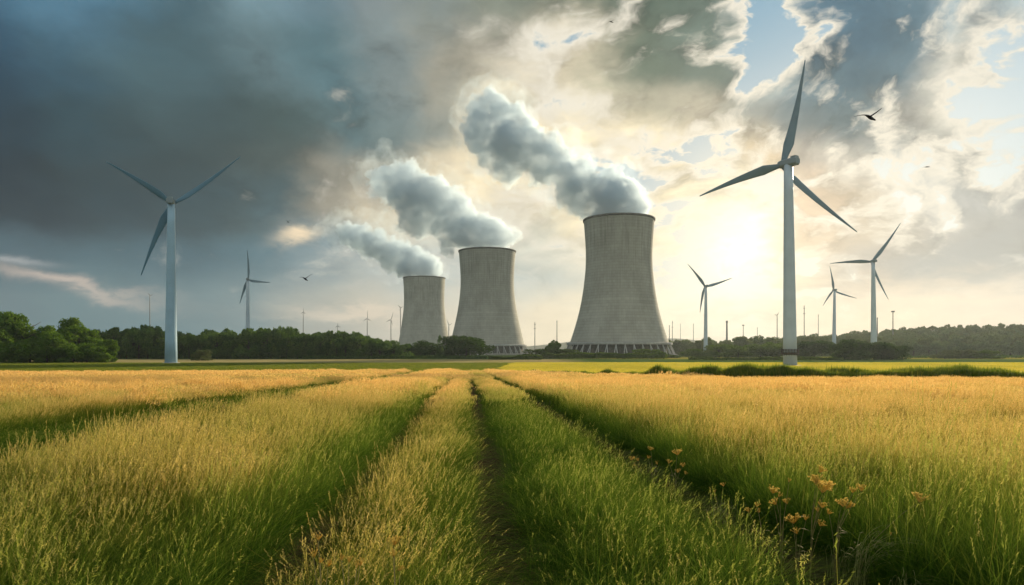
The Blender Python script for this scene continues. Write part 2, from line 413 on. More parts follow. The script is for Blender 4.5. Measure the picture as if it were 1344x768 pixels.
def tuft(seed, rad, nb, w, nseg, nst, hw, hq, hq_len, lean=.35, hmin=.55):
    """a clump of grass one unit tall: nb leaf blades, nst stalks with loose seed heads of hq flakes"""
    rng = np.random.default_rng(seed); b = MB()
    def blade(p, h, ld, bend, w0, seedk):
        th = rng.uniform(0, 2*math.pi); side = np.array((math.cos(th), math.sin(th), 0))
        rn = rng.random(); v = []; a = []
        for i in range(nseg+1):
            t = i/nseg
            c = p + np.array((ld[0]*(t*.35+bend*t*t), ld[1]*(t*.35+bend*t*t), h*t*(1-.28*bend*t)))
            ww = w0*(1-t)**.7*.5 if not seedk else w0*.5*(1-.5*t)
            if i == nseg and not seedk: v.append(c); a.append((t*h, 0, rn, 1)); break
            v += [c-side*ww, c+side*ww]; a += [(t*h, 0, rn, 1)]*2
        f = [(2*i, 2*i+1, 2*i+3, 2*i+2) for i in range(nseg-1)]
        f.append((2*nseg-2, 2*nseg-1, 2*nseg) if not seedk else (2*nseg-2, 2*nseg-1, 2*nseg+1, 2*nseg))
        b.add(v, f, a); return c
    for i in range(nb):
        q = rad*math.sqrt(rng.random()); ph = rng.uniform(0, 2*math.pi); p = np.array((q*math.cos(ph), q*math.sin(ph), -.03))
        dl = rng.normal(0, 1, 2)*lean*.6 + np.array((.10, 0))
        blade(p, rng.uniform(hmin, .95), dl, rng.uniform(.1, .9), w*rng.uniform(.6, 1.3), False)
    for i in range(nst):
        q = rad*math.sqrt(rng.random()); ph = rng.uniform(0, 2*math.pi); p = np.array((q*math.cos(ph), q*math.sin(ph), -.03))
        dl = rng.normal(0, 1, 2)*lean*.4 + np.array((.12, 0)); h = rng.uniform(.82, 1.12)
        top = blade(p, h, dl, .15, w*.45, True)
        ax = np.array((dl[0]*.6+.05, dl[1]*.6, 1.)); ax /= np.linalg.norm(ax); rn = rng.random()
        for k in range(hq):
            t = (k+.5)/hq
            c = top + ax*hq_len*(t-.65) + rng.normal(0, 1, 3)*hw*(.9-.6*t)
            e1 = ax + rng.normal(0, .55, 3); e1 /= np.linalg.norm(e1); e2 = np.cross(e1, rng.normal(0, 1, 3)); e2 /= np.linalg.norm(e2)+1e-9
            L_ = hq_len/hq*rng.uniform(.9, 1.9); Wd = hw*rng.uniform(.35, .75)
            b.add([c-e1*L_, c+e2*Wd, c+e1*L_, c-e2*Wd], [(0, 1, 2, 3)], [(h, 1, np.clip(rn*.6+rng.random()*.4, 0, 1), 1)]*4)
    return bpy.data.objects.new('grass_tuft', b.mesh('grass_tuft', M_GRASS, False, True))

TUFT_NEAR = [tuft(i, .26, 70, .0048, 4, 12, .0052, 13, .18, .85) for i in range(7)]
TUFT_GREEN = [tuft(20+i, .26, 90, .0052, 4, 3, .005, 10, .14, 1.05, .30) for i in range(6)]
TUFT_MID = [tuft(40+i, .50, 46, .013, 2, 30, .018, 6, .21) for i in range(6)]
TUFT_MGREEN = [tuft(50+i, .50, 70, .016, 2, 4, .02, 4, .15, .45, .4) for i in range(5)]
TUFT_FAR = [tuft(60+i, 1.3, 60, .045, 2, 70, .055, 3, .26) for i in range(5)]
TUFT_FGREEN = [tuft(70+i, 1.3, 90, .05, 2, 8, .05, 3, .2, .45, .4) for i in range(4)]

def vnoise(x, y, sc, seed):
    """smooth value noise in [0,1]"""
    rng = np.random.default_rng(seed); T = rng.random((256, 256))
    X = x/sc+1000; Y = y/sc+1000; xi = np.floor(X).astype(int); yi = np.floor(Y).astype(int)
    fx = X-xi; fy = Y-yi; fx = fx*fx*(3-2*fx); fy = fy*fy*(3-2*fy)
    g = lambda a, b_: T[(xi+a) % 256, (yi+b_) % 256]
    return (g(0,0)*(1-fx)+g(1,0)*fx)*(1-fy)+(g(0,1)*(1-fx)+g(1,1)*fx)*fy
def sstep(a, b, x): t = np.clip((x-a)/(b-a), 0, 1); return t*t*(3-2*t)

def crop_fields(x, y):
    """height and goldness of the growth at each point of the field"""
    s = row_s(x, y)
    s = s + .10*(vnoise(x, y, 1.4, 3)-.5)*2 + .12*(vnoise(x, y, 5, 4)-.5)*2
    n1 = vnoise(x, y, 2.6, 5); n2 = vnoise(x, y*.6, 11, 6); n3 = vnoise(x, y*.5, 35, 7)
    far = sstep(12, 60, y)
    h = np.full_like(x, .96)*(.72+.46*n1)*(.88+.24*n2) ; g = .50+.6*(n2-.5)+.5*(n1-.5)+.50*far+.3*(n3-.5)
    # bed right of the centre: short, green and round
    m = (s > 0) & (s < 3.45); q = np.clip((s-.22)/3.0, 0, 1)
    h = np.where(m, .22+.50*np.sin(math.pi*np.clip(q, .03, .97))**.8*(.60+.75*n1), h); g = np.where(m, -.18+.34*n1*n2+.6*far+.18*(q > .3)*n2, g)
    # bed left of the centre: half golden
    m = (s <= 0) & (s > -2.55); q = np.clip((-s-.2)/2.2, 0, 1)
    h = np.where(m, .26+.48*np.sin(math.pi*np.clip(q, .04, .96))**.7*(.65+.65*n1), h); g = np.where(m, .12+.42*sstep(.1, .65, q)*(.4+1.1*n2)+.45*far*sstep(0, .5, q)+.1*far, g)
    # green flanks beside the furrows
    for c, sg, wd in ((3.45, 1, 1.7), (-2.55, -1, 2.0)):
        dd = (s-c)*sg; e = np.where(dd > 0, sstep(wd, .2, dd), 0)
        g = g - e*(.75-.25*far); h = h*(1-.14*np.where(dd > 0, sstep(1.0, .2, dd), 0))
    # mown green swath and fainter ones on the left
    sw = sstep(3.4, 2.6, np.abs(s+12.6)); h = h*(1-.72*sw); g = g-1.0*sw
    sw = sstep(2.4, 1.0, np.abs(s+19.5)); h = h*(1-.40*sw); g = g-.65*sw
    sw = sstep(1.6, .6, np.abs(s+27))*.7; h = h*(1-.3*sw); g = g-.5*sw
    h = h*(1-.22*sstep(30, 80, y))
    # the crop stands taller and thicker where it overhangs the right furrow
    h = h*(1+.22*sstep(3.6, 4.4, s)*sstep(9, 6, s)*sstep(40, 12, y))
    nr_ = sstep(15, 7.5, y); g = g - nr_*np.where(s > 3.45, .52, np.where((s < -2.55), .16, .0))*(.4+1.2*n2)
    # bare furrows
    keep = np.ones_like(x, bool)
    for c, w in ((0, .40), (3.45, .52), (-2.55, .30)):
        keep &= np.abs(s-c) > w*(.7+.6*n1)
    # sunken darker patches in the right-hand crop
    pt = sstep(.70, .85, vnoise(x, y*.8, 7, 9))*(s > 4.5); h = h*(1-.35*pt); g = g-.5*pt
    return h, np.clip(g, -.1, 1.1), keep, s

def wedge(y0, y1, dens, seed, margin=1.5, xr=.79):
    rng = np.random.default_rng(seed); A = xr*(y1*y1-y0*y0)+2*margin*(y1-y0); n = int(A*dens)
    y = np.sqrt(rng.uniform(y0*y0, y1*y1, n)); x = rng.uniform(-1, 1, n)*(xr*y+margin)
    return x, y, rng
REG = {'left': 'golden tall grass with seed heads filling the left field', 'bedl': 'half golden grass bed left of the central furrow',
       'bedr': 'short bright green grass bed right of the central furrow', 'right': 'golden tall grass with seed heads filling the right field'}
def grow():
    acc = {}
    for (y0, y1, dens, gold_t, green_t, seed, zs) in ((3.6, 14, 20, TUFT_NEAR, TUFT_GREEN, 1, 1), (14, 32, 12, TUFT_NEAR, TUFT_GREEN, 2, 1.0),
                                         (32, 85, 3.6, TUFT_MID, TUFT_MGREEN, 3, 1), (85, 200, .75, TUFT_FAR, TUFT_FGREEN, 4, 1)):
        x, y, rng = wedge(y0, y1, dens, seed)
        h, g, keep, s = crop_fields(x, y)
        if y0 > 80: keep = keep | True; keep &= ~(np.abs(s) < .9) & ~(np.abs(s-3.45) < .9) & ~(np.abs(s+2.55) < .8)
        if y0 > 30 and y0 < 80: keep &= ~(np.abs(s) < .62) & ~(np.abs(s-3.45) < .55) & ~(np.abs(s+2.55) < .45)
        keep &= y < field_edge(x)
        z = ground(x, y, y0 < 40)
        reg = np.where(s > 3.45, 3, np.where(s > 0, 2, np.where(s > -2.55, 1, 0)))
        isg = (g + rng.normal(0, .16, len(x))) < .30
        n = len(x)
        rot = np.stack([rng.normal(0, .07, n), rng.normal(.05, .07, n), rng.uniform(-.6, .6, n)+rng.integers(0, 2, n)*math.pi*.0], -1)
        hh = h*rng.uniform(.70, 1.25, n)*np.where((y < 30) & (rng.random(n) < .07), 1.3, 1)*(1+sstep(40, 15, y)*.55*(vnoise(x, y, .8, 77)-.5))
        scl = np.stack([rng.uniform(.85, 1.25, n)]*2+[hh], -1)
        for r_ in range(4):
            for k, tl in ((True, green_t), (False, gold_t)):
                mk = keep & (reg == r_) & (isg == k)
                if mk.sum() == 0: continue
                acc.setdefault((r_, id(tl[0])), [tl, [], [], [], []])
                e = acc[(r_, id(tl[0]))]
                e[1].append(np.stack([x, y, z], -1)[mk]); e[2].append(rot[mk]); e[3].append(scl[mk]); e[4].append(np.clip(g[mk]+rng.normal(0, .12, mk.sum()), 0, 1))
    # one object per region: gather every tuft kind of the region into one source list
    for r_, key in enumerate(('left', 'bedl', 'bedr', 'right')):
        src, pts, rot, scl, gold, pick = [], [], [], [], [], []
        for (rr, _), (tl, a, b_, c, d_) in acc.items():
            if rr != r_: continue
            base = len(src); src += tl; n = sum(len(q) for q in a)
            pts += a; rot += b_; scl += c; gold += d_
            pick.append(base+np.random.default_rng(r_+base).integers(0, len(tl), n))
        o = scatter('tall_grass', src, np.concatenate(pts), np.concatenate(rot), np.concatenate(scl), {'gold': np.concatenate(gold)}, REG[key], 'grass')
        o.data.attributes['pick'].data.foreach_set('value', np.concatenate(pick).astype('i'))
grow()

# ------------------------------------------------------------------ cooling towers
def concrete_material():
    m, t, b = material('tower_concrete', .92)
    co = t.new('ShaderNodeTexCoord').outputs['Object']; x, y, z = t.xyz(co)
    an = t.m('MULTIPLY', t.m('ARCTAN2', y, x), 60/math.pi)      # 120 formwork panels round the shell
    lz = t.m('DIVIDE', z, 3.1)
    fa = t.m('ABSOLUTE', t.m('SUBTRACT', t.m('FRACT', an), .5)); fz = t.m('ABSOLUTE', t.m('SUBTRACT', t.m('FRACT', lz), .5))
    la = t.mr(fa, .42, .49); lzm = t.mr(fz, .40, .48)
    cell = t.new('ShaderNodeTexWhiteNoise', noise_dimensions='2D')
    t.l.new(t.comb(t.m('FLOOR', an), t.m('FLOOR', lz)), cell.inputs['Vector'])
    row = t.new('ShaderNodeTexWhiteNoise', noise_dimensions='1D'); t.l.new(t.m('FLOOR', lz), row.inputs['W'])
    blot = t.noise(t.vm('MULTIPLY', co, (1, 1, .6)), .045, 6, .6).outputs[0]
    streak = t.noise(t.comb(t.m('MULTIPLY', an, 1.3), t.m('MULTIPLY', z, .02), 0), 1.0, 4, .6).outputs[0]
    base = t.mix(t.mr(blot, .3, .7), (.315, .308, .256), (.420, .408, .345))
    f = t.m('MULTIPLY_ADD', cell.outputs[0], .10, .94)
    f = t.m('MULTIPLY', f, t.m('MULTIPLY_ADD', row.outputs[0], .09, .95))
    f = t.m('MULTIPLY', f, t.m('MULTIPLY_ADD', t.m('MAXIMUM', t.m('MULTIPLY', la, .7), lzm), -.20, 1.0))
    # water stains running down from the lip
    up = t.mr(z, 55, 150)
    f = t.m('MULTIPLY', f, t.m('MULTIPLY_ADD', t.m('MULTIPLY', up, t.mr(streak, .42, .70)), -.28, 1.0))
    f = t.m('MULTIPLY', f, t.m('MULTIPLY_ADD', t.mr(streak, .5, .8), -.12, 1.0))
    t.l.new(t.sc(base, f), b.inputs[0])
    bp = t.new('ShaderNodeBump'); bp.inputs['Strength'].default_value = .25; bp.inputs['Distance'].default_value = .2
    t.l.new(t.m('MULTIPLY', t.m('MAXIMUM', la, lzm), -1), bp.inputs['Height']); t.l.new(bp.outputs[0], b.inputs['Normal'])
    return m
M_CONC = concrete_material()
M_PALE = simple('pale_concrete', (.42, .42, .40), .85, .3, .15)
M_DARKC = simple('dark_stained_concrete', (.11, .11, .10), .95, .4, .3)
M_BASIN = simple('basin_wall_concrete', (.34, .33, .29), .9, .4, .2)
def cooling_tower(px, d, prof_px, sc, label, nleg=38):
    """prof_px: (picture height above the tower foot, radius) pairs in photograph pixels at this distance"""
    k = d/F; c = P(px, HY, d); gz = ground1(c.x, c.y)
    root = thing('cooling_tower', (c.x, c.y, gz), label, 'cooling tower', 'cooling towers')
    zs = np.array([a for a, r in prof_px])*k - gz; zs = ZC + zs - 0*gz
    rs = np.array([r for a, r in prof_px])*k
    zz = np.linspace(zs[0], zs[-1], 46)
    # smooth curve through the profile
    rr = np.interp(zz, zs, rs)
    for _ in range(25): rr[1:-1] = .25*rr[:-2]+.5*rr[1:-1]+.25*rr[2:]
    th = .9*sc
    b = MB(); prof = list(zip(rr, zz)) + [(r-th, z) for r, z in list(zip(rr, zz))[::-1]]
    prof.append(prof[0]); b.lathe(prof, 120); b.build('shell', M_CONC, root, True)
    H = zz[-1]; rt = rr[-1]
    b = MB(); b.lathe([(rt+.02, H-1.9*sc), (rt+.75*sc, H-1.6*sc), (rt+.9*sc, H+.35*sc), (rt-th-.5*sc, H+.35*sc), (rt-th-.5*sc, H-1.6*sc), (rt-th, H-1.7*sc)], 120); b.build('rim', M_DARKC, root, True)
    rb = rr[0]; zb = zz[0]
    b = MB(); b.lathe([(rb-1.4*sc, zb-.2), (rb+3.0*sc, zb-.2), (rb+3.2*sc, zb+2.0*sc), (rb+.1, zb+2.4*sc)], 120); b.build('ring_beam', M_PALE, root, False)
    # raking legs in pairs, from the ring beam out to the basin
    leg = MB(); ro = rb+6.5*sc
    leg.tube([(rb+1.0*sc, 0, zb), (ro, 1.9*sc, .9)], [.48*sc, .48*sc], 6); lm = leg.mesh('leg', M_PALE)
    leg = MB(); leg.tube([(rb+1.0*sc, 0, zb), (ro, -1.9*sc, .9)], [.48*sc, .48*sc], 6); lm2 = leg.mesh('leg', M_PALE)
    for i in range(nleg):
        for q in (lm, lm2):
            o = link(bpy.data.objects.new('leg', q), root); o.rotation_euler.z = 2*math.pi*(i+.25)/nleg
    b = MB(); b.lathe([(ro+3.0*sc, -1.0), (ro+3.0*sc, 2.2*sc), (ro+2.3*sc, 2.2*sc), (ro+2.3*sc, -1.0)], 96); b.build('basin_wall', M_BASIN, root)
    # dark fill packs behind the legs
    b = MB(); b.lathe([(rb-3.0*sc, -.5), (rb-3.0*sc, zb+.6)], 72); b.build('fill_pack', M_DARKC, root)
    return root, c, H+gz, rt
T3 = cooling_tower(812.3, 750, [(9.5, 65), (22, 60.5), (52, 51.6), (82, 46.2), (112, 43.0), (126, 42.7), (140, 43.3), (157, 44.8), (169, 45.8), (173, 46.0)], 1.0,
                   'largest concrete cooling tower on the right, standing clear with steam leaving its lip')
T2 = cooling_tower(639.5, 1013, [(7.5, 49.5), (22, 45.8), (45, 40.2), (70, 36.0), (88, 34.6), (102, 34.8), (118, 36.2), (132, 37.2)], 1.0,
                   'middle concrete cooling tower, second tallest, behind the round dark bush')
T1 = cooling_tower(556.8, 1490, [(6, 35), (20, 31.6), (40, 28.6), (58, 26.4), (70, 26.0), (84, 26.6), (97, 27.4)], 1.0,
                   'smallest farthest cooling tower on the left, its foot behind the tree line')

# ------------------------------------------------------------------ steam
def steam_material(name, dens, k, thin):
    m = bpy.data.materials.new(name); m.use_nodes = True; t = NT(m.node_tree); t.n.clear()
    v = t.new('ShaderNodeVolumePrincipled')
    v.inputs['Color'].default_value = (.77, .88, .96, 1); v.inputs['Anisotropy'].default_value = .40
    co = t.new('ShaderNodeTexCoord').outputs['Object']
    n = t.noise(co, .055/k, 4, .62).outputs[0]
    t.l.new(t.m('MULTIPLY', t.mr(n, .40 if thin else .30, .66 if thin else .52), dens), v.inputs['Density'])
    o = t.new('ShaderNodeOutputMaterial'); t.l.new(v.outputs[0], o.inputs['Volume'])
    return m
def steam_hull(px_circles, d, seed, vox, dens, grow_, thin, depth_drift=0.0):
    """billows along the drifting column, each with smaller ones budding from it, fused into one skin"""
    rng = np.random.default_rng(seed); k = d/F; sph = []
    for i in range(len(px_circles)-1):
        (x0, y0, r0), (x1, y1, r1) = px_circles[i], px_circles[i+1]
        n = max(1, int(math.hypot(x1-x0, y1-y0)/(.45*r0)))
        for j in range(n):
            t = j/n; tt = (i+t)/(len(px_circles)-1); r = (r0+(r1-r0)*t)*(1.2 if tt < .06 else rng.uniform(.78, 1.12)); j_ = (0 if tt < .08 else .10+.10*tt)*r0
            sph.append((x0+(x1-x0)*t+rng.normal(0, 1)*j_, y0+(y1-y0)*t+rng.normal(0, 1)*j_, r, tt))
            if tt > .12 and rng.random() < .8: a_ = rng.uniform(0, 6.28); q_ = rng.uniform(.75, 1.1)*r; sph.append((sph[-1][0]+math.cos(a_)*q_, sph[-1][1]+math.sin(a_)*q_*.8, r*rng.uniform(.38, .58), tt))
    allS = []
    for (x, y, r, t) in sph:
        c = P(x, y, d); c.y += depth_drift*t + rng.normal(0, .12*r*k)
        R0 = r*k*grow_; allS.append((c, R0))
        for _ in range(13):
            u = Vector(rng.normal(0, 1, 3)).normalized(); R1 = R0*rng.uniform(.26, .46)
            if t < .08 and u.z < 0: continue
            c1 = c+u*R0*rng.uniform(.82, 1.0); allS.append((c1, R1))
            for _ in range(4):
                w = (Vector(rng.normal(0, 1, 3))+u*1.2).normalized()
                allS.append((c1+w*R1*.88, R1*rng.uniform(.28, .5)))
    import bmesh
    bm = bmesh.new(); bmesh.ops.create_icosphere(bm, subdivisions=2, radius=1)
    sv = np.array([v.co[:] for v in bm.verts]); sf = [tuple(v.index for v in f.verts) for f in bm.faces]; bm.free()
    b = MB()
    zmin = P(0, px_circles[0][1]+px_circles[0][2]*.28, d).z
    for c, r in allS:
        v = sv*r + np.array(c); v[:, 2] = np.maximum(v[:, 2], zmin) if c.z-r < zmin and abs(c.x-P(px_circles[0][0], 0, d).x) < px_circles[0][2]*k*1.2 else v[:, 2]
        b.add(v, sf)
    me = b.mesh('steam_plume', None)
    o = bpy.data.objects.new('steam_tmp', me); COL.objects.link(o)
    rm = o.modifiers.new('r', 'REMESH'); rm.mode = 'VOXEL'; rm.voxel_size = vox
    sm = o.modifiers.new('s', 'SMOOTH'); sm.factor = .5; sm.iterations = 2
    tx = bpy.data.textures.new('steam_clouds', 'CLOUDS'); tx.noise_scale = 11.0*k; tx.noise_depth = 4; tx.noise_basis = 'BLENDER_ORIGINAL'
    dm = o.modifiers.new('d', 'DISPLACE'); dm.texture = tx; dm.strength = 9.0*k; dm.mid_level = .5; dm.texture_coords = 'LOCAL'
    tx2 = bpy.data.textures.new('steam_knobs', 'VORONOI'); tx2.noise_scale = 5.5*k; tx2.noise_intensity = 1.2
    d2 = o.modifiers.new('e', 'DISPLACE'); d2.texture = tx2; d2.strength = -(2.0 if thin else 4.6)*k; d2.mid_level = .45; d2.texture_coords = 'LOCAL'
    dg = bpy.context.evaluated_depsgraph_get()
    me2 = bpy.data.meshes.new_from_object(o.evaluated_get(dg)); me2.name = 'steam_plume'
    bpy.data.objects.remove(o); me2.materials.clear(); me2.materials.append(steam_material('steam', dens, k, thin))
    return me2
def steam(px_circles, d, seed, vox, label, dens):
    o = link(bpy.data.objects.new('steam_plume', steam_hull(px_circles, d, seed, vox, dens, .82, False)))
    tag(o, label, 'steam plume', 'steam plumes')
    n = len(px_circles)
    wide = [(x, y, r*(1.0+.55*(i/(n-1)))) for i, (x, y, r) in enumerate(px_circles)]
    link(bpy.data.objects.new('vapour_fringe', steam_hull(wide, d, seed+50, vox*1.5, dens*.13, .92, True)), o)
steam([(810, 274, 47), (788, 258, 46), (756, 238, 47), (724, 216, 46), (690, 204, 42), (662, 194, 41), (646, 174, 38), (648, 148, 32), (660, 126, 24)], 750, 1, 1.5,
      'largest white and grey steam plume drifting left from the right cooling tower', .10)
steam([(638, 315, 37), (616, 300, 36), (592, 283, 38), (568, 262, 40), (547, 248, 36), (524, 242, 31), (502, 240, 26), (488, 248, 18)], 1013, 2, 1.9,
      'middle steam plume drifting left from the middle cooling tower', .07)
steam([(556, 356, 27), (537, 346, 26), (515, 332, 28), (494, 320, 27), (474, 312, 24), (458, 307, 20), (446, 303, 14)], 1490, 3, 2.6,
      'smallest steam plume drifting left from the farthest cooling tower', .07)

# ------------------------------------------------------------------ wind turbines
M_TURB = simple('turbine_paint', (.52, .61, .66), .45, .15, .06)
M_BLADE = simple('turbine_blade_paint', (.17, .25, .29), .5, .2, .06)
M_TURB_BLUE = simple('pale_blue_turbine_paint', (.36, .53, .64), .45, .15, .06)
M_BLADE_BLUE = simple('blue_turbine_blade_paint', (.10, .21, .28), .5)
M_NAC = simple('turbine_nacelle_grey', (.24, .29, .31), .6)
M_RUST = simple('rusty_steel', (.075, .062, .052), .8, 1.5, .4)
M_MAST = simple('mast_grey', (.24, .24, .22), .7)
def turbine(hub_px, base_x, d, tips, rb, rt, label, group, hub_shift=(0, 0), chord=4.0, detail=2, name='wind_turbine', paint=None, bpaint=None):
    bx = (base_x-HX)/F*d; gz = ground1(bx, d)
    hub = P(hub_px[0], hub_px[1], d); topx = hub.x - hub_shift[0]
    root = thing(name, (bx, d, gz), label, 'wind turbine', group)
    L = lambda v: Vector(v)-Vector((bx, d, gz))
    top = L((topx, d, hub.z)); k = d/F
    paint = paint or M_TURB; bpaint = bpaint or M_BLADE
    b = MB(); n = 28 if detail > 1 else 12
    hT = top.z
    b.tube([(top.x*t, 0, hT*t-.5*(t == 0)) for t in np.linspace(0, 1, 8)], [rb+(rt-rb)*t for t in np.linspace(0, 1, 8)], n)
    b.build('tower', paint, root, True)
    hl = L((hub.x, d+hub_shift[1], hub.z)); ln = max(rt*3.2, 1.2)
    if detail > 0:
        # nacelle lies along the rotor axis, rounded box with a cooler hump behind it
        ax = Vector((hub_shift[0], hub_shift[1], 0)); ax = ax.normalized() if ax.length > .01 else Vector((0, 1, 0))
        sd = Vector((-ax.y, ax.x, 0)); Mx = np.array([ax, sd, (0, 0, 1)]).T
        b = MB(); c0 = np.array(top); hw = rt*1.02; hh = rt*.88
        secs = [(-1.25, .80), (-1.15, 1.0), (.75, 1.0), (1.2, .78)]
        for (a0, s0), (a1, s1) in zip(secs[:-1], secs[1:]):
            pass
        vs = []; fs = []
        oct_ = [(-1, -.55), (-.6, -1), (.6, -1), (1, -.55), (1, .6), (.6, 1), (-.6, 1), (-1, .6)]
        for a_, s_ in secs:
            for (p, q) in oct_: vs.append(c0 + Mx @ np.array((a_*ln*.62, p*hw*s_, q*hh*s_+.35*hh)))
        for i in range(3):
            for j in range(8): fs.append((i*8+j, i*8+(j+1) % 8, (i+1)*8+(j+1) % 8, (i+1)*8+j))
        fs += [tuple(range(8))[::-1], tuple(24+j for j in range(8))]
        b.add(vs, fs); nac = b.build('nacelle', M_NAC, root)
        if detail > 1:
            b = MB(); b.box(c0+Mx @ np.array((-.5*ln, 0, 1.55*hh)), (ln*.2, hw*.7, hh*.22), Mx); b.build('cooler', M_NAC, nac)
    b = MB(); q = np.linspace(-1, 1, 9); hr = rt*.68
    ax = Vector((hub_shift[0], hub_shift[1], 0)); ax = ax.normalized() if ax.length > .01 else Vector((0, 1, 0))
    b.tube([tuple(hl+ax*hr*1.2*t) for t in q], [hr*math.sqrt(max(1-t*t, .02)) for t in q], 12); b.build('hub', M_NAC, root, True)
    for (tx, ty) in tips:
        tv = L(P(tx, ty, d)); tv.y = hl.y; e = tv-hl; Lb = e.length; e.normalize()
        nrm = Vector((0, 1, 0)); cd = e.cross(nrm).normalized()
        ns = 16 if detail > 1 else 9
        vs = []; fs = []; npf = 10
        prev = None
        for i in range(ns):
            t = i/(ns-1)
            ch = chord*(.42+(.58)*min(1, t/.2)) if t < .2 else chord*(1-.90*((t-.2)/.8)**.85)
            tw = R(34*(1-t)**2+4); thk = ch*(.95-.76*min(1, t/.22)) if t < .22 else ch*.19
            if t < .03: thk = ch
            bend = -.045*Lb*math.sin(math.pi*t)*.35
            cen = hl+e*(Lb*(t*.985+.012))+cd*(-ch*.12+bend)
            u = cd*math.cos(tw)+nrm*math.sin(tw); w = nrm*math.cos(tw)-cd*math.sin(tw)
            for j in range(npf):
                a_ = 2*math.pi*j/npf; cx = math.cos(a_); sy = math.sin(a_)*(.75+.25*cx)
                vs.append(cen+u*ch*.5*cx+w*thk*.5*sy)
        for i in range(ns-1):
            for j in range(npf): fs.append((i*npf+j, i*npf+(j+1) % npf, (i+1)*npf+(j+1) % npf, (i+1)*npf+j))
        fs += [tuple(range(npf))[::-1], tuple((ns-1)*npf+j for j in range(npf))]
        b = MB(); b.add([tuple(v) for v in vs], fs); b.build('blade', bpaint, root, True)
    return root, gz
G_NEAR = 'large wind turbines'
t3, gz3 = turbine((1029, 215.5), 1037, 300, [(1060, 75), (920, 256), (1129, 303)], 2.95, 1.85,
    'largest white wind turbine, right of the sun, with a rusty railing near its foot', G_NEAR, (-1.9, 2.6), 4.4)
# rusty service platform round the foot of the nearest turbine
k = 300/F; zr = P(0, 462.5, 300).z-gz3
pl = MB(); pl.lathe([(2.8, zr-1.1), (3.65, zr-.7), (3.65, zr), (2.85, zr)], 28); plat = pl.build('service_platform', M_RUST, t3)
for i in range(18):
    a_ = 2*math.pi*i/18
    b = MB(); b.tube([(3.55*math.cos(a_), 3.55*math.sin(a_), zr), (3.55*math.cos(a_), 3.55*math.sin(a_), zr+1.25)], .13, 5); b.tube([(2.9*math.cos(a_), 2.9*math.sin(a_), zr-1.5), (3.6*math.cos(a_), 3.6*math.sin(a_), zr-.3)], .1, 5); b.build('railing_post', M_RUST, plat)
b = MB()
for dz in (.65, 1.25): b.tube([(3.55*math.cos(2*math.pi*i/28), 3.55*math.sin(2*math.pi*i/28), zr+dz) for i in range(29)], .14, 5)
b.build('handrail', M_RUST, plat)
b = MB(); b.lathe([(4.9, -.6), (4.9, .35), (3.3, .45)], 28); b.build('foundation', M_PALE, t3)
t1, gz1 = turbine((223, 266.5), 224.5, 375, [(135, 210.5), (313, 203.5), (181.5, 361)], 3.2, 1.75,
    'tall pale blue wind turbine standing alone on the left against the dark storm cloud', G_NEAR, (-.7, 2.8), 4.3, paint=M_TURB_BLUE, bpaint=M_BLADE_BLUE)
b = MB(); b.lathe([(4.4, -.6), (4.4, .3), (3.1, .4)], 28); b.build('foundation', M_PALE, t1)
b = MB(); b.tube([(3.42, -1.2, 1.5), (2.45, -.6, 85)], .16, 5); b.build('cable_duct', M_TURB, t1)
turbine((324.6, 367), 325.3, 700, [(323, 326), (354, 370.5), (313.5, 398.5)], 2.6, 1.4, 'small wind turbine rising behind the left tree line', G_NEAR, (-.5, 2.4), 3.4, 1)
turbine((926, 376), 926, 720, [(903, 346), (962, 364.5), (919.5, 410.5)], 2.3, 1.3, 'grey wind turbine right below the sun beside the largest cooling tower', G_NEAR, (-.4, 2.2), 3.6, 1)
turbine((1145.5, 343.5), 1147, 640, [(1184, 292), (1091, 345.5), (1168, 393)], 2.9, 1.5, 'white wind turbine behind the pair of round bushes on the right', G_NEAR, (-.4, 2.4), 4.0, 1)
turbine((1095, 381), 1094.5, 880, [(1090, 349), (1126, 391.5), (1081, 401.5)], 2.7, 1.4, 'thin wind turbine between the largest one and the bush-side one on the right', G_NEAR, (-.4, 2.2), 3.4, 1)
G_FAR = 'tiny distant wind turbines'
for hub, bx, d, tips, lab in (
    ((482, 418), 482, 2000, [(482, 407), (488, 422), (476, 422)], 'tiny distant wind turbine, first left of the farthest cooling tower'),
    ((513, 419.5), 513.3, 2000, [(516, 409), (506, 423), (515.5, 427)], 'tiny distant wind turbine, second one left of the farthest cooling tower'),
    ((525.5, 404), 526, 1800, [(521.5, 400), (529, 402), (525, 411)], 'tiny distant wind turbine touching the left edge of the farthest cooling tower'),
    ((443, 428), 443, 2100, [(443, 423.5), (447.5, 429.5), (439.5, 430.5)], 'tiniest distant wind turbine just above the end of the tree line'),
    ((589, 427), 589, 1900, [(586, 419), (593.5, 424), (590, 434)], 'tiny distant wind turbine in the gap between left and middle cooling towers'),
    ((196.5, 388), 197, 1900, [(193, 384), (201, 386), (196, 396)], 'faint distant wind turbine above the trees just left of the tall pale blue one'),
    ((398, 410), 398, 2100, [(398, 404), (402, 412), (394, 412)], 'faint distant wind turbine above the tree line under the gliding gull'),
    ((1020, 414), 1020, 1900, [(1023, 409), (1016, 413), (1021, 421)], 'tiny distant wind turbine just left of the largest turbine'),
    ):
    turbine(hub, bx, d, tips, 1.5, .9, lab, G_FAR, (0, 1.5), 2.2, 0, paint=M_MAST, bpaint=M_MAST)
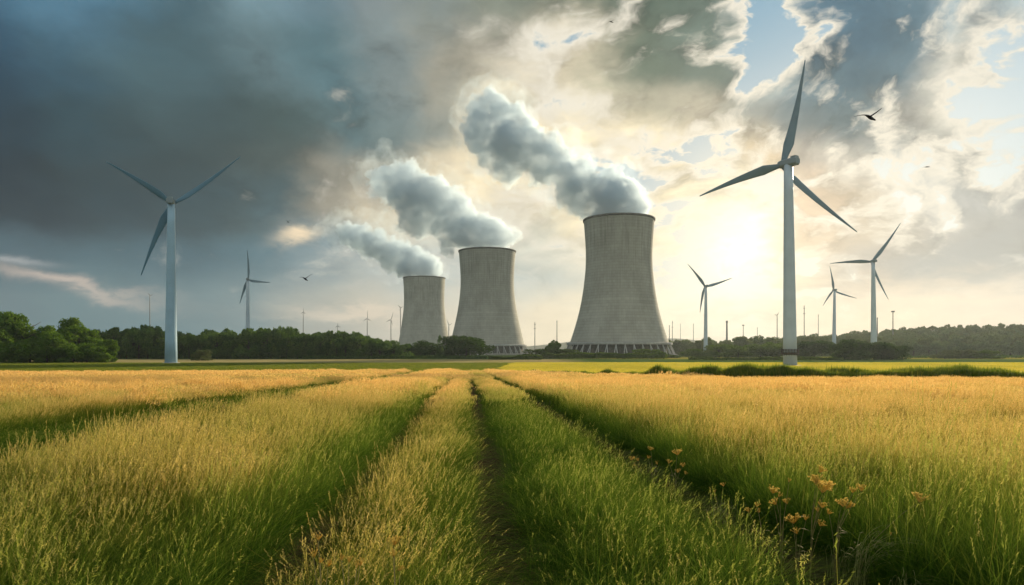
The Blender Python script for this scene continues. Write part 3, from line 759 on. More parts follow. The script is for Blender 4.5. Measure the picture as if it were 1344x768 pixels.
def mast(px, top, d, r, cap, lab):
    x = (px-HX)/F*d; gz = ground1(x, d); z = P(px, top, d).z-gz
    root = thing('distant_mast', (x, d, gz), lab, 'mast', 'distant masts on the horizon')
    b = MB(); b.tube([(0, 0, -.5), (0, 0, z*.5), (0, 0, z)], [r, r*.85, r*.65], 8); b.build('pole', M_MAST, root)
    b = MB()
    if cap == 'head': b.box((0, 0, z), (r*2.2, r*1.5, r*1.2))
    elif cap == 'arms': b.box((0, 0, z*.8), (r*2.4, r*.5, r*.5)); b.box((0, 0, z*.93), (r*1.8, r*.5, r*.5))
    else: b.lathe([(r*.9, z-2*r), (r*.95, z), (r*.5, z)], 8)
    b.build({'head': 'head_box', 'arms': 'cross_arm'}.get(cap, 'collar'), M_MAST, root)
for a in ((702, 423, 1500, 1.0, 'arms', 'thin mast between the middle and largest cooling towers, left one of two'),
          (731, 421, 1500, 1.1, 'collar', 'thin mast between the middle and largest cooling towers, right one of two'),
          (878.5, 427, 1500, 1.0, 'collar', 'shorter of two thin masts close to the right foot of the largest cooling tower'),
          (882.5, 421, 1600, .9, 'arms', 'taller of two thin masts close to the right foot of the largest cooling tower'),
          (893, 425, 2000, .8, 'collar', 'faintest thin mast between the largest cooling tower and the grey turbine'),
          (910, 425, 1700, .9, 'collar', 'thin mast immediately left of the grey wind turbine under the sun'),
          (954, 421, 1200, 2.0, 'collar', 'thick dark chimney-like mast right of the grey wind turbine under the sun'),
          (975.5, 427, 1600, 1.0, 'head', 'thin mast right of the thick chimney-like mast'),
          (994, 430, 1800, 1.0, 'collar', 'short faint mast second to the right of the thick chimney-like mast'),
          (1055.5, 401, 1300, .9, 'arms', 'tallest thin mast just right of the largest wind turbine'),
          (1074, 413, 1400, .8, 'collar', 'thin mast between the tallest mast and the thin wind turbine'),
          (1151.5, 417, 1100, 1.0, 'collar', 'short pole close beside the tower of the bush-side turbine'),
          (1172, 409, 1050, .9, 'head', 'pole with a boxy head above the right woodland'),
          ):
    mast(*a)

# ------------------------------------------------------------------ trees and bushes
M_BARK = simple('bark', (.060, .045, .032), .95, 3, .4)
def leaf_mat_variant(name, a, b_, tr=.28):
    m = M_LEAF.copy(); m.name = name
    t = NT(m.node_tree)
    mixes = [n for n in t.n if n.type == 'MIX']
    for n in mixes:
        if not n.inputs[6].is_linked and n.inputs[6].default_value[0] < .05:
            n.inputs[6].default_value = (*a, 1); n.inputs[7].default_value = (*b_, 1)
    for n in t.n:
        if n.type == 'MIX_SHADER': n.inputs[0].default_value = tr
    return m
M_OAK = leaf_mat_variant('broadleaf_leaves', (.070, .140, .018), (.145, .235, .034), .48)
M_DARKLEAF = leaf_mat_variant('dark_leaves', (.034, .082, .022), (.135, .225, .046), .46)
M_BUSH = leaf_mat_variant('bush_leaves', (.065, .120, .018), (.12, .18, .030), .42)
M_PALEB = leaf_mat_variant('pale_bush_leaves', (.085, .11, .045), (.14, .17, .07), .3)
def crown_mesh(seed, mat, nl, leaf, shape='round', nlobe=11):
    """crown one unit high and about one wide: leaf clumps spread over and through many lobes"""
    rng = np.random.default_rng(seed); lobes = []
    for i in range(nlobe):
        if shape == 'round':
            zc = rng.uniform(.03, .84); w = .40*math.sqrt(max(.50, 1-((zc-.45)/.52)**2)); r = rng.uniform(.15, .24)
        elif shape == 'bush':
            zc = rng.uniform(.0, .68); w = .44*math.sqrt(max(.05, 1-(zc/.92)**2)); r = rng.uniform(.18, .27)
        else:
            zc = rng.uniform(.05, .9); w = .30*(1-zc); r = .08+.14*(1-zc)
        th = rng.uniform(0, 2*math.pi); q = w*math.sqrt(rng.uniform(.15, 1))
        lobes.append((np.array((q*math.cos(th), q*math.sin(th), zc)), r, rng.random()))
    # smaller boughs budding from the lobes give the outline its bumps
    for c, r, sh in list(lobes):
        for _ in range(5):
            u = rng.normal(0, 1, 3); u[2] = abs(u[2])*.8; u /= np.linalg.norm(u)
            lobes.append((c+u*r*.85, r*rng.uniform(.28, .48), np.clip(sh+rng.normal(0, .25), 0, 1)))
    wts = np.array([r*r for _, r, _ in lobes]); wts /= wts.sum()
    pick = rng.choice(len(lobes), nl, p=wts); C = np.array([l[0] for l in lobes])[pick]; RR = np.array([l[1] for l in lobes])[pick]; SH = np.array([l[2] for l in lobes])[pick]
    u = rng.normal(0, 1, (nl, 3)); u /= np.linalg.norm(u, axis=1)[:, None]
    rad = RR*(.55+.5*rng.random(nl)**.6)
    p = C+u*rad[:, None]*np.array((1, 1, .85)); ok = p[:, 2] > .01
    p, u, SH = p[ok], u[ok], SH[ok]; n = len(p)
    nr = u+rng.normal(0, .6, (n, 3)); nr /= np.linalg.norm(nr, axis=1)[:, None]
    e1 = np.cross(nr, rng.normal(0, 1, (n, 3))); e1 /= np.linalg.norm(e1, axis=1)[:, None]; e2 = np.cross(nr, e1)
    L_ = leaf*rng.uniform(.6, 1.4, n)[:, None]; W_ = leaf*rng.uniform(.4, .9, n)[:, None]
    v = np.stack([p-e1*L_, p+e2*W_-nr*L_*.25, p+e1*L_, p-e2*W_-nr*L_*.25], 1).reshape(-1, 3)
    tn = np.clip(.55*SH+.45*rng.random(n), 0, 1); a = np.zeros((n*4, 4)); a[:, 2] = np.repeat(tn, 4); a[:, 3] = 1
    me = bpy.data.meshes.new('crown')
    me.from_pydata(v.tolist(), [], np.arange(n*4).reshape(n, 4).tolist()); me.update()
    me.color_attributes.new('tint', 'FLOAT_COLOR', 'POINT').data.foreach_set('color', a.astype('f').ravel())
    me.materials.append(mat); return me
def trunk_mesh(seed, r=.022, h=.7):
    rng = np.random.default_rng(seed); b = MB()
    pts = [np.array((0, 0, -.03)), np.array((0.003, .004, .16)), np.array((.012, -.006, .36)), np.array((0, .01, h))]
    b.tube(pts, [r*1.5, r, r*.75, r*.25], 8)
    for i in range(7):
        t = rng.uniform(.22, .6); th = rng.uniform(0, 6.28); q = np.array((0, 0, t)); L_ = rng.uniform(.18, .36)
        e = np.array((math.cos(th)*L_, math.sin(th)*L_, L_*rng.uniform(.5, 1.0)))
        b.tube([q, q+e*.5+np.array((0, 0, .02)), q+e], [r*.5, r*.32, r*.12], 5)
    return b.mesh('trunk', M_BARK, True)
CR_OAK = [crown_mesh(i, M_OAK, 7500, .026) for i in range(4)]
CR_OAKB = [crown_mesh(70+i, M_OAK, 4200, .034, 'bush') for i in range(3)]
CR_DARK = [crown_mesh(10+i, M_DARKLEAF, 4200, .033) for i in range(4)]
M_WOOD_HAZED = leaf_mat_variant('haze_paled_wood_leaves', (.085, .135, .060), (.16, .215, .095), .42)  # distance haze painted into the leaf colour: paler and bluer green
CR_WOOD = [crown_mesh(20+i, M_WOOD_HAZED, 2600, .04) for i in range(4)]
CR_BUSH = [crown_mesh(30+i, M_BUSH, 4200, .034, 'bush') for i in range(4)]
M_DEEP = leaf_mat_variant('deep_green_leaves', (.022, .052, .012), (.080, .140, .024), .30)
CR_BDARK = [crown_mesh(40+i, M_DEEP, 6500, .030, 'bush', 18) for i in range(3)]
CR_PALE = [crown_mesh(50+i, M_PALEB, 2400, .038, 'bush') for i in range(2)]
CR_CONE = [crown_mesh(60, M_DARKLEAF, 2600, .030, 'cone', 16)]
TRUNKS = [trunk_mesh(i) for i in range(4)]
STEMS = [trunk_mesh(9+i, .016, .5) for i in range(2)]
trng = random.Random(4)
def tree(x, y, h, w, crowns, label, group, name='broadleaf_tree', cat='tree', trunks=TRUNKS, sink=0.0):
    o = thing(name, (x, y, ground1(x, y)-sink), label, cat, group)
    c = link(bpy.data.objects.new('crown', trng.choice(crowns)), o); c.scale = (w, w, h); c.rotation_euler.z = trng.uniform(0, 6.28)
    t = link(bpy.data.objects.new('trunk', trng.choice(trunks)), o); t.scale = (max(w, h*.6), max(w, h*.6), h); t.rotation_euler.z = trng.uniform(0, 6.28)
    return o
def tree_px(px, top, d, wpx, crowns, label, group, **k):
    x = (px-HX)/F*d; g = ground1(x, d); return tree(x, d, (P(px, top, d).z-g)*1.07, wpx*d/F*1.25, crowns, label, group, **k)
g_ = 'old trees at the left edge'
for px, top, d, w, lab in ((-14, 420, 398, 60, 'leafy tree cut off by the left edge of the photo'),
      (6, 416, 420, 46, 'tall leafy tree near the left edge, second in its clump'),
      (31, 411, 410, 54, 'tallest leafy tree of the clump at the left edge'),
      (52, 428, 396, 34, 'shorter leafy tree in front of the tallest one at the left edge'),
      (84, 418, 428, 40, 'leafy tree with a raised rounded top in the left clump'),
      (78, 436, 392, 40, 'low spreading tree at the foot of the left clump'),
      (104, 428, 412, 44, 'bright green rounded tree, third from the right end of the left clump'),
      (122, 432, 420, 38, 'rounded tree second from the right end of the left clump'),
      (138, 446, 404, 26, 'smallest tree at the right end of the left clump')):
    tree_px(px, top, d, w, CR_OAK, lab, g_)
for px, top, d, w in ((-6, 440, 388, 34), (18, 446, 386, 30), (40, 442, 388, 34), (62, 447, 386, 30), (96, 447, 390, 30), (114, 448, 394, 26), (130, 452, 398, 22)):
    tree_px(px, top, d, w, CR_OAKB, 'low leafy shrub filling the foot of the left clump of trees', 'shrubs under the left trees', name='shrub', cat='shrub')
g_ = 'trees of the left tree line'; lab = 'dark green tree in the long unbroken line behind the left turbine'
for row, (d, sp, dh) in enumerate(((560, 9.0, 0), (578, 10, 2), (600, 11, 4))):
    x = -345.
    while x < -88 - row*8:
        px = HX + F*x/d
        if px > 120:
            top = np.interp(px, [120, 150, 200, 250, 300, 350, 400, 440, 480, 510, 530], [434, 431, 431, 437, 436, 433, 434, 437, 441, 443, 449])
            h = P(px, top, d).z-ground1(x, d) + dh*.4 + trng.uniform(-5.0, 2.6)
            tree(x+trng.uniform(-2, 2), d+trng.uniform(-4, 4), h, trng.uniform(13, 20), CR_DARK, lab, g_)
        x += sp*trng.uniform(.7, 1.3)
g_ = 'trees along the foot of the right woodland'; lab = 'hazy green tree along the front edge of the right woodland'
x = 255.
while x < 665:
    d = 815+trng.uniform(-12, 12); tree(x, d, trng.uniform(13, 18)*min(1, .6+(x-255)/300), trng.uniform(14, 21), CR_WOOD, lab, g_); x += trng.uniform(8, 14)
def woodland():
    rng = np.random.default_rng(8); n = 900
    y = rng.uniform(840, 1290, n); x = rng.uniform(215, 1050, n)
    ok = (x < .82*y) & (x > 235+.12*(1300-y)*0); x, y = x[ok], y[ok]; n = len(x)
    z = ground(x, y, False); sc = rng.uniform(12, 25, n); w = sc*rng.uniform(.8, 1.1, n)
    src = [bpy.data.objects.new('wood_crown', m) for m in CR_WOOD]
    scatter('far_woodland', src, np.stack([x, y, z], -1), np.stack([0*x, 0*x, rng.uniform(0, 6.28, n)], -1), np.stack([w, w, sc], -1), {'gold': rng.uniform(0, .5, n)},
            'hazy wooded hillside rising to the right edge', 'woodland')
    n = 420; x = rng.uniform(-900, -160, n); y = rng.uniform(625, 1000, n); ok = (x > -.8*y) & (HX+F*x/y < 500); x, y = x[ok], y[ok]; n = len(x)
    z = ground(x, y, False); sc = rng.uniform(17, 25, n); w = sc*rng.uniform(.7, 1.0, n)
    src = [bpy.data.objects.new('wood_crown', m) for m in CR_DARK]
    scatter('far_woodland', src, np.stack([x, y, z], -1), np.stack([0*x, 0*x, rng.uniform(0, 6.28, n)], -1), np.stack([w, w, sc], -1), {'gold': rng.uniform(0, .2, n)},
            'dark wood filling in behind the left tree line', 'woodland')
woodland()
g_ = 'bushes around the fields'
bk = dict(name='bush', cat='bush', trunks=STEMS)
for px, top, d, w, cr, lab in ((612, 439, 640, 48, CR_BDARK, 'big round dark bush in front of the middle cooling tower'),
      (557, 447, 650, 32, CR_BDARK, 'dark wide bush in front of the smallest cooling tower'),
      (538, 451, 655, 20, CR_BDARK, 'small dark bush at the right end of the left tree line'),
      (592, 455, 655, 16, CR_BDARK, 'tiny dark bush tucked between the conifer and the big round bush'),
      (265, 458, 470, 21, CR_PALE, 'lone pale round bush beside the left turbine'),
      (704, 456, 600, 34, CR_BUSH, 'low bush left of the small tree near the largest cooling tower'),
      (742, 456, 590, 38, CR_BUSH, 'bush right of the small tree near the largest cooling tower'),
      (768, 462, 585, 34, CR_BUSH, 'low bush below the left part of the largest cooling tower'),
      (800, 464, 600, 40, CR_BUSH, 'lowest bush below the middle of the largest cooling tower'),
      (851, 456, 590, 32, CR_BUSH, 'bush standing up against the right part of the largest cooling tower'),
      (877, 464, 600, 30, CR_BUSH, 'low bush at the right foot of the largest cooling tower'),
      (914, 457, 660, 36, CR_BUSH, 'hazy bush at the foot of the grey turbine'),
      (944, 449, 670, 46, CR_BUSH, 'hazy wide bush right of the grey turbine'),
      (969, 453, 655, 34, CR_BUSH, 'hazy bush second to the right of the grey turbine'),
      (998, 449, 680, 44, CR_BUSH, 'hazy bush just left of the largest turbine'),
      (1022, 446, 690, 40, CR_BUSH, 'hazy bush partly hidden by the largest turbine'),
      (1069, 446, 640, 46, CR_BDARK, 'rounded bush right of the largest turbine'),
      (1130, 443, 505, 54, CR_BDARK, 'larger of two round dark bushes near the right turbine'),
      (1171, 448.5, 505, 36, CR_BDARK, 'smaller of two round dark bushes near the right turbine'),
      (1240, 461, 560, 26, CR_PALE, 'pale low bush under the right woodland, left one of three'),
      (1262, 458, 575, 36, CR_PALE, 'pale bush under the right woodland, middle one of three'),
      (1290, 459, 570, 38, CR_BUSH, 'darker bush under the right woodland, right one of three')):
    tree_px(px, top, d, w, cr, lab, g_, **bk)
tree_px(577, 442, 645, 15, CR_CONE, 'narrow conifer between the smallest and middle cooling towers', None, name='conifer_tree', trunks=STEMS)
tree_px(723, 446, 585, 21, CR_OAK, 'small upright tree just left of the largest cooling tower', None)

def hedge(x0, y0, x1, y1, h, w, n, mat, label, seed):
    rng = np.random.default_rng(seed); t = rng.random(n); x = x0+(x1-x0)*t; y = y0+(y1-y0)*t+rng.normal(0, w*.4, n)
    hh = h*(.65+.5*vnoise(x, y, 9, seed)+.25*vnoise(x, y, 2.5, seed+1)); z = ground(x, y, False)+hh*rng.random(n)**.6
    p = np.stack([x, y, z], -1); nr = rng.normal(0, 1, (n, 3))+np.array((0, -.5, .6)); nr /= np.linalg.norm(nr, axis=1)[:, None]
    e1 = np.cross(nr, rng.normal(0, 1, (n, 3))); e1 /= np.linalg.norm(e1, axis=1)[:, None]; e2 = np.cross(nr, e1); L_ = rng.uniform(.2, .5, n)[:, None]
    g0 = np.array((x0, y0, ground1(x0, y0)))
    v = (np.stack([p-e1*L_, p+e2*L_*.7, p+e1*L_, p-e2*L_*.7], 1)-g0).reshape(-1, 3)
    a = np.zeros((4*n, 4)); a[:, 2] = np.repeat(rng.random(n), 4)
    b = MB(); b.add(v, np.arange(4*n).reshape(n, 4).tolist(), a); o = b.build('hedge', mat, None, False, True, tuple(g0)); tag(o, label, 'hedge', 'low field hedges')
hedge(-165, 540, -20, 545, 2.3, 1.6, 14000, M_DARKLEAF, 'low dark hedge at the foot of the left tree line', 71)
hedge(-18, 520, 22, 505, 2.6, 1.8, 7000, M_BUSH, 'bright short hedge below the gap between middle and largest cooling towers', 72)
hedge(24, 545, 122, 540, 4.4, 2.6, 20000, M_BUSH, 'long low hedge running below the largest cooling tower', 73)
hedge(124, 480, 228, 470, 2.1, 1.6, 9000, M_BUSH, 'green hedge crossing behind the foot of the largest turbine', 74)
hedge(276, 590, 470, 600, 2.2, 1.8, 9000, M_DARKLEAF, 'dark hedge strip under the right woodland', 75)

# ------------------------------------------------------------------ low growth of the middle distance
def clump(seed, rad, nb, w, kind_mat, bush=.6):
    rng = np.random.default_rng(seed); b = MB()
    for i in range(nb):
        q = rad*math.sqrt(rng.random()); ph = rng.uniform(0, 6.28); p = np.array((q*math.cos(ph), q*math.sin(ph), -.04)); h = rng.uniform(.45, 1.05)*(1-.35*q/rad)
        e = np.array((rng.normal(0, .25), rng.normal(0, .25), 1.))*h; th = rng.uniform(0, 6.28); sd = np.array((math.cos(th), math.sin(th), 0))*w*rng.uniform(.6, 1.4)
        rn = rng.random(); t1_ = .55
        b.add([p-sd*.5, p+sd*.5, p+e*t1_+sd, p+e*t1_-sd, p+e], [(0, 1, 2, 3), (3, 2, 4)], [(0, 0, rn, 1)]*2+[(h*.6, 0, rn, 1)]*2+[(1, 0, rn, 1)])
    return bpy.data.objects.new('growth_clump', b.mesh('growth_clump', kind_mat, False, True))
WEEDS = [clump(i, .55, 60, .05, M_WEED) for i in range(5)]
CROPS = [clump(20+i, 1.7, 90, .10, M_WEED) for i in range(4)]
def low_growth():
    rng = np.random.default_rng(31)
    # ragged weeds along the back edge of the golden field
    n = 16000; x = rng.uniform(-2, 58, n); ed = field_edge(x); wid = np.interp(x, [-2, 10, 22, 84], [.8, 1.5, 3, 3.5]); y = ed+rng.uniform(.2, 1, n)*wid+.3
    c = vnoise(x, y, 4, 32); c2 = vnoise(x, y, 1.7, 33); hump = np.exp(-((x-33.5)/3.5)**2)
    h = np.interp(x, [-2, 16, 21, 52, 56, 84], [.6, .85, 1.35, 1.4, 1.1, .6])*(.62+.75*c*c2+.35*c+.25*rng.random(n))+.25*hump*c
    ok = (c+hump > .04); x, y, h = x[ok], y[ok], h[ok]; n = len(x)
    scatter('weeds', WEEDS, np.stack([x, y, ground(x, y, False)], -1), np.stack([0*x, 0*x, rng.uniform(0, 6.28, n)], -1), np.stack([rng.uniform(.8, 1.5, n)]*2+[h*1.25], -1),
            {'gold': np.clip(rng.normal(.16, .18, n), 0, 1)}, 'ragged dark green weeds along the back edge of the golden field', 'weeds')
    x, y, rng = wedge(78, 388, .42, 41)
    side = x-.0*y+6-.055*y*0
    ok = (y > field_edge(x)+np.interp(x, [0, 26], [1, 5])) & (x > -4+.03*(y-180)+6*(vnoise(x, y, 30, 5)-.5)); x, y = x[ok], y[ok]; n = len(x)
    g = np.clip(.92+.4*(vnoise(x, y*.35, 22, 42)-.5)+rng.normal(0, .1, n), 0, 1)
    scatter('crop', CROPS, np.stack([x, y, ground(x, y, False)], -1), np.stack([0*x, 0*x, rng.uniform(0, 6.28, n)], -1), np.stack([rng.uniform(.9, 1.3, n)]*2+[rng.uniform(.4, .6, n)], -1),
            {'gold': g}, 'bright yellow green crop beyond the golden field on the right', 'crop')
    x, y, rng = wedge(120, 388, .3, 43)
    ok = (y > field_edge(x)+1) & (x < -4+.03*(y-180)); x, y = x[ok], y[ok]; n = len(x)
    scatter('pasture', CROPS, np.stack([x, y, ground(x, y, False)], -1), np.stack([0*x, 0*x, rng.uniform(0, 6.28, n)], -1), np.stack([rng.uniform(.9, 1.3, n)]*2+[rng.uniform(.2, .34, n)], -1),
            {'gold': np.clip(rng.normal(.22, .10, n), 0, 1)}, 'green pasture between the golden field and the left trees', 'pasture')
low_growth()

# ------------------------------------------------------------------ far hills
def hills(y0, x0, x1, hmax, seed, mat, lab):
    xs = np.linspace(x0, x1, 160); rng = np.random.default_rng(seed); b = MB(); v = []; t = np.linspace(0, 1, 12)
    prof = hmax*(.45+.55*vnoise(xs, 0*xs, (x1-x0)/7, seed))*(1+.12*(vnoise(xs, 0*xs, 60, seed+1)-.5))*np.sin(np.pi*np.clip((xs-x0)/(x1-x0), 0, 1))**.5
    for tt in t:
        for x, h in zip(xs, prof): v.append((x, y0+tt*500, -2+(h+2)*math.sin(tt*math.pi/2)))
    n = len(xs); f = [(i*n+j, i*n+j+1, (i+1)*n+j+1, (i+1)*n+j) for i in range(11) for j in range(n-1)]
    b.add(v, f); o = b.build('hills', mat, None, True); tag(o, lab, None, None, 'structure')
M_HILL = simple('wooded_hills', (.055, .080, .045), 1, .02, .4)
hills(2300, -300, 1900, 62, 5, M_HILL, 'low hazy hills on the horizon behind the cooling towers')

# ------------------------------------------------------------------ birds
M_BIRD = simple('dark_feathers', (.030, .030, .032), .8, 12, .5)
def bird(px, py, d, lt, le, rt, re, head, tail, size, label):
    """wing tips, wrists, head and tail as offsets in photograph pixels; wings swept a little in depth"""
    k = d/F; c = P(px, py, d); V = lambda o, dy=0: Vector((o[0]*k, dy, -o[1]*k))
    import bmesh
    b = MB(); h, tl = V(head, -.16*size), V(tail, .22*size)
    ax = (h-tl)
    b.tube([tuple(tl+ax*t) for t in (0, .12, .3, .5, .68, .82, .92, 1.0, 1.10)], [size*r for r in (.05, .06, .10, .125, .115, .075, .07, .06, .012)], 12)
    a = ax.normalized(); sd = a.cross(Vector((0, 0, 1))).normalized()
    for (tip, wr) in ((lt, le), (rt, re)):
        r0 = Vector((0, 0, size*.04)); w = V(wr, -.08*size); t_ = V(tip, .22*size); vs = []; fs = []
        pts = []; 
        for i in range(15):
            t = i/14; pts.append((r0*(1-t)**2+w*2*t*(1-t)*1.0+t_*t*t) if True else r0)
        for i, p in enumerate(pts):
            t = i/14; ch = size*(.30*(1-t)**.55+.03); th = size*(.045*(1-t)+.012)
            fwd = Vector((a.x*.55, -.75, a.z*.3)).normalized()
            if t > .4: fwd = (fwd + (t_-w).normalized()*-.55*(t-.4)).normalized()
            up = (pts[min(i+1, 14)]-pts[max(i-1, 0)]).cross(fwd).normalized()
            for (q, s_) in ((.45, 0), (.15, 1), (-.55, .15), (.15, -1)): vs.append(p+fwd*ch*q+up*th*s_)
        for i in range(14):
            for j in range(4): fs.append((i*4+j, i*4+(j+1) % 4, i*4+4+(j+1) % 4, i*4+4+j))
        fs += [(3, 2, 1, 0), (56, 57, 58, 59)]
        b.add([tuple(v) for v in vs], fs)
    tv = [tl+a*.1*size+sd*.03*size, tl+a*.1*size-sd*.03*size, tl-a*.16*size-sd*.10*size, tl-a*.16*size+sd*.10*size]; n_ = sd.cross(a)*.016*size
    b.add([tuple(v+n_) for v in tv]+[tuple(v-n_) for v in tv], [(0,1,2,3), (7,6,5,4), (0,4,5,1), (1,5,6,2), (2,6,7,3), (3,7,4,0)])
    me = b.mesh('bird', None); o = bpy.data.objects.new('bird_tmp', me); COL.objects.link(o)
    rm = o.modifiers.new('r', 'REMESH'); rm.mode = 'VOXEL'; rm.voxel_size = .016*size
    sm = o.modifiers.new('s', 'SMOOTH'); sm.factor = .4; sm.iterations = 2
    me2 = bpy.data.meshes.new_from_object(o.evaluated_get(bpy.context.evaluated_depsgraph_get())); bpy.data.objects.remove(o)
    me2.name = 'bird'; me2.materials.clear(); me2.materials.append(M_BIRD)
    me2.polygons.foreach_set('use_smooth', [True]*len(me2.polygons))
    o = link(bpy.data.objects.new('gull', me2)); o.location = c; tag(o, label, 'bird', 'birds in flight')
bird(1141.5, 153.5, 42, (-19, -1.5), (-8, -4), (18.5, -13.5), (7, -4), (5.5, 5), (-2.5, -2.5), .80, 'largest dark gull in flight right of the biggest turbine, one wing raised')
bird(401, 366, 75, (-9, -1.8), (-4, -3), (9, -7), (3, -3), (3, 2.4), (-3, -1), .72, 'dark gull gliding between the left turbines and the steam plumes')
bird(802, 28.5, 90, (-5, 2), (-2, -1.5), (5, -3.2), (2, -2), (2.6, 1.5), (-1.5, -1), .50, 'small dark bird near the top edge of the sky')
bird(378, 291, 95, (-4, -3.0), (-2, -2), (4.0, -1.2), (2, -1.6), (1.5, 1.2), (-1.5, 0), .42, 'tiny dark bird against the edge of the storm cloud')
bird(1217, 219, 110, (-6, .8), (-2.5, -.6), (4, -1.2), (2, -1.2), (3, .3), (-3, .3), .50, 'tiny distant bird seen edge on in the blue gap at the right')

# ------------------------------------------------------------------ dried flowers at the furrow
M_DRYSTEM = simple('dry_stem', (.20, .17, .06), .9, 30, .3)
M_DRYHEAD = bpy.data.materials.new('dried_flower_head'); M_DRYHEAD.use_nodes = True
_t = NT(M_DRYHEAD.node_tree); _t.n.clear()
_n = _t.noise(_t.new('ShaderNodeTexCoord').outputs['Object'], 60, 3).outputs[0]; _c = _t.mix(_t.mr(_n, .35, .65), (.50, .31, .06), (.80, .60, .17))
_d = _t.new('ShaderNodeBsdfDiffuse'); _r = _t.new('ShaderNodeBsdfTranslucent'); _m = _t.new('ShaderNodeMixShader'); _m.inputs[0].default_value = .5
_t.l.new(_c, _d.inputs[0]); _t.l.new(_c, _r.inputs[0]); _t.l.new(_d.outputs[0], _m.inputs[1]); _t.l.new(_r.outputs[0], _m.inputs[2])
_t.l.new(_m.outputs[0], _t.new('ShaderNodeOutputMaterial').inputs[0])
def umbel(rng, r, n=16):
    """a flat-topped cluster of dried florets on little rays"""
    b = MB()
    for i in range(n):
        th = rng.uniform(0, 6.28); q = r*math.sqrt(rng.random()); e = np.array((q*math.cos(th), q*math.sin(th), r*.25*rng.normal(0, .6)+.02))
        b.tube([(0, 0, -r*.7), tuple(e)], [.0016, .0012], 4, False)
        for k in range(6):
            u = rng.normal(0, 1, 3); u /= np.linalg.norm(u); w = np.cross(u, rng.normal(0, 1, 3)); w /= np.linalg.norm(w); L_ = r*rng.uniform(.10, .19)
            b.add([e, e+u*L_*.5+w*L_*.35, e+u*L_, e+u*L_*.5-w*L_*.35], [(0, 1, 2, 3)])
    return b
def dried_flower(root_px, d, heads, label, group='dried flowers beside the right furrow', rootz=None, cat='wild flower'):
    rng = np.random.default_rng(int(root_px*7+d*100)); x = (root_px-HX)/F*d; g = float(ground(np.array([x]), np.array([d]))[0])
    o = thing('dried_flower', (x, d, g), label, cat, group); O = Vector((x, d, g))
    b = MB(); hs = []
    for (hx, hy, w) in heads:
        h = P(hx, hy, d); h.y += rng.uniform(-.14, .14); q = h-O; hs.append((q, w*d/F*.5))
        j = Vector((q.x*.22, q.y*.3, q.z*rng.uniform(.45, .7)))
        b.tube([(0, 0, -.03), tuple(j*.55), tuple(j), tuple(j*.35+q*.65), tuple(q-Vector((0, 0, w*d/F*.3)))], [.006, .005, .004, .003, .0022], 5)
    for k in range(5):
        z = rng.uniform(.2, .6)*max(q.z for q, _ in hs); th = rng.uniform(0, 6.28); e = np.array((math.cos(th), math.sin(th), .3))*rng.uniform(.08, .2); s_ = np.array((-math.sin(th), math.cos(th), 0))*.012
        b.add([(0, 0, z), np.array((0, 0, z))+e*.5+s_, np.array((0, 0, z-.03))+e, np.array((0, 0, z))+e*.5-s_], [(0, 1, 2, 3)])
    b.build('stem', M_DRYSTEM, o)
    for q, r in hs:
        f = umbel(rng, r*.95, int(np.clip(r*330, 12, 38))).build('flower_head', M_DRYHEAD, o); f.location = q; f.rotation_euler = (rng.normal(0, .3), rng.normal(0, .3), 0)
dried_flower(1063, 8.2, [(1065, 625, 22), (1076, 634, 34), (1090, 640, 20), (1081, 617, 16), (1076, 661, 14), (1079, 688, 13), (1071, 668, 9)], 'tallest dried flower cluster with the broadest brown heads, right foreground')
dried_flower(1096, 8.0, [(1097, 656, 19), (1117, 642, 13), (1136, 642, 16), (1121, 665, 20), (1090, 673, 10)], 'dried flower with four spreading brown heads, right of the tallest cluster')
dried_flower(1026, 8.4, [(1012, 641, 18), (1018, 660, 15), (1035, 630, 8), (1032, 658, 12), (1024, 650, 9)], 'dried flower with small crowded heads, left of the tallest cluster')
dried_flower(1046, 8.0, [(1046, 684, 22), (1040, 694, 14), (1052, 676, 11)], 'lowest dried flower tuft at the grass edge below the tallest cluster')
dried_flower(1002, 8.8, [(992, 662, 9), (985, 671, 11), (1001, 674, 9)], 'short dry flower at the left end of the row by the right furrow')
dried_flower(1122, 7.7, [(1217, 656, 23), (1160, 697, 5)], 'single dried flower head on a long stalk leaning to the right')
dried_flower(857, 13.6, [(855, 589, 9), (852, 601, 6), (861, 607, 6)], 'slim dried flower farther along the furrow, left of a pair')
dried_flower(886, 13.0, [(887, 592, 14), (880, 607, 9), (896, 610, 9), (899, 620, 7), (888, 617, 8)], 'bushy dried flower farther along the furrow, right of a pair')
dried_flower(838, 14.5, [(829, 601, 9), (838, 604, 6), (832, 610, 5)], 'low dried flower farthest up the right furrow')
dried_flower(945, 10.5, [(946, 634, 8), (938, 645, 5)], 'dried flower with one small pale head above the furrow')
g_ = 'dried flowers at the lower left'
dried_flower(424, 5.0, [(411, 712, 13), (414, 724, 17), (425, 746, 16), (421, 736, 10)], 'leftmost brown dried flower at the bottom edge', g_)
dried_flower(458, 4.9, [(446, 735, 11), (460, 732, 13), (468, 744, 15), (472, 738, 8)], 'branching brown dried flower at the bottom edge, middle of three', g_)
dried_flower(520, 5.0, [(515, 713, 22), (514, 729, 17), (522, 752, 14)], 'reddest dried flower at the bottom edge, right of the three', g_)

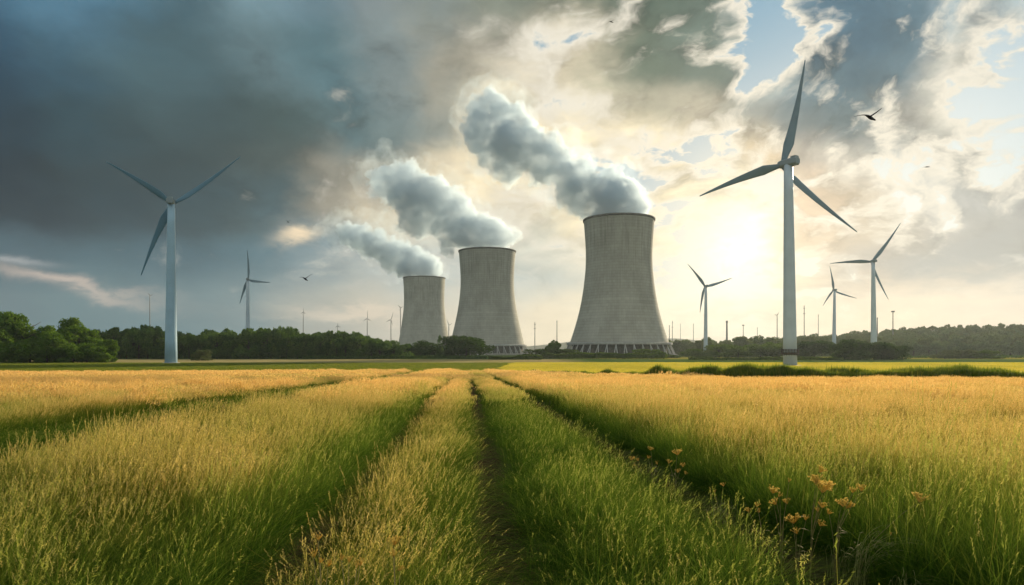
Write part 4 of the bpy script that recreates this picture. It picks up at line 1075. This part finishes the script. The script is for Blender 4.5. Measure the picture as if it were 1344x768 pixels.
# ------------------------------------------------------------------ arching dry grass by the furrow
def dry_clump(px, d, n, L0, label, seed, lean=(0.6, 0)):
    rng = np.random.default_rng(seed); x = (px-HX)/F*d; g = float(ground(np.array([x]), np.array([d]))[0]); b = MB()
    for i in range(n):
        th = rng.uniform(0, 6.28); e = np.array((math.cos(th)*.5+lean[0], math.sin(th)*.5+lean[1], 0)); L_ = L0*rng.uniform(.6, 1.15); p = np.array((rng.normal(0, .06), rng.normal(0, .06), -.02))
        pts = [p+np.array((0, 0, 1))*L_*t*(1-.55*t*t)+e*L_*.75*t*t for t in np.linspace(0, 1, 9)]
        s_ = np.array((-e[1], e[0]+.01, 0)); s_ = s_/np.linalg.norm(s_)*.0045
        v = []; [v.extend((q-s_*(1-t)**.6, q+s_*(1-t)**.6)) for q, t in zip(pts, np.linspace(0, .97, 9))]
        b.add(v, [(2*j, 2*j+1, 2*j+3, 2*j+2) for j in range(8)])
    o = b.build('dry_grass_clump', M_DRYGRASS, None, False, False, (x, d, g)); tag(o, label, 'grass clump', 'arching dry grass clumps')
M_DRYGRASS = simple('dry_grass', (.22, .22, .07), .8, 20, .3)
dry_clump(1128, 7.7, 34, 1.05, 'arching pale grass clump under the leaning flower stalk', 1)
dry_clump(1180, 7.0, 26, .75, 'thin pale grass clump low in the dark right corner', 2, (.2, -.3))
dry_clump(935, 10.4, 22, .8, 'dry grass clump arching over the furrow below the single pale flower', 3, (.4, 0))
dry_clump(395, 4.9, 16, .95, 'dry grass clump at the bottom edge beside the leftmost dried flower', 4, (-.3, .1))
dry_clump(1100, 8.1, 24, .7, 'dry grass clump beneath the dried flowers with spreading heads', 5, (.3, -.2))

# ------------------------------------------------------------------ haze
def build_haze():
    b = MB(); b.box((0, 1900, 168), (4200, 2300, 182)); m = bpy.data.materials.new('haze'); m.use_nodes = True
    t = NT(m.node_tree); t.n.clear(); v = t.new('ShaderNodeVolumePrincipled')
    v.inputs['Color'].default_value = (.80, .91, 1.0, 1); v.inputs['Density'].default_value = .00005; v.inputs['Anisotropy'].default_value = .40
    o = t.new('ShaderNodeOutputMaterial'); t.l.new(v.outputs[0], o.inputs['Volume'])
    o = b.build('haze', m); tag(o, 'thin warm haze over the fields', None, None, 'stuff')
build_haze()
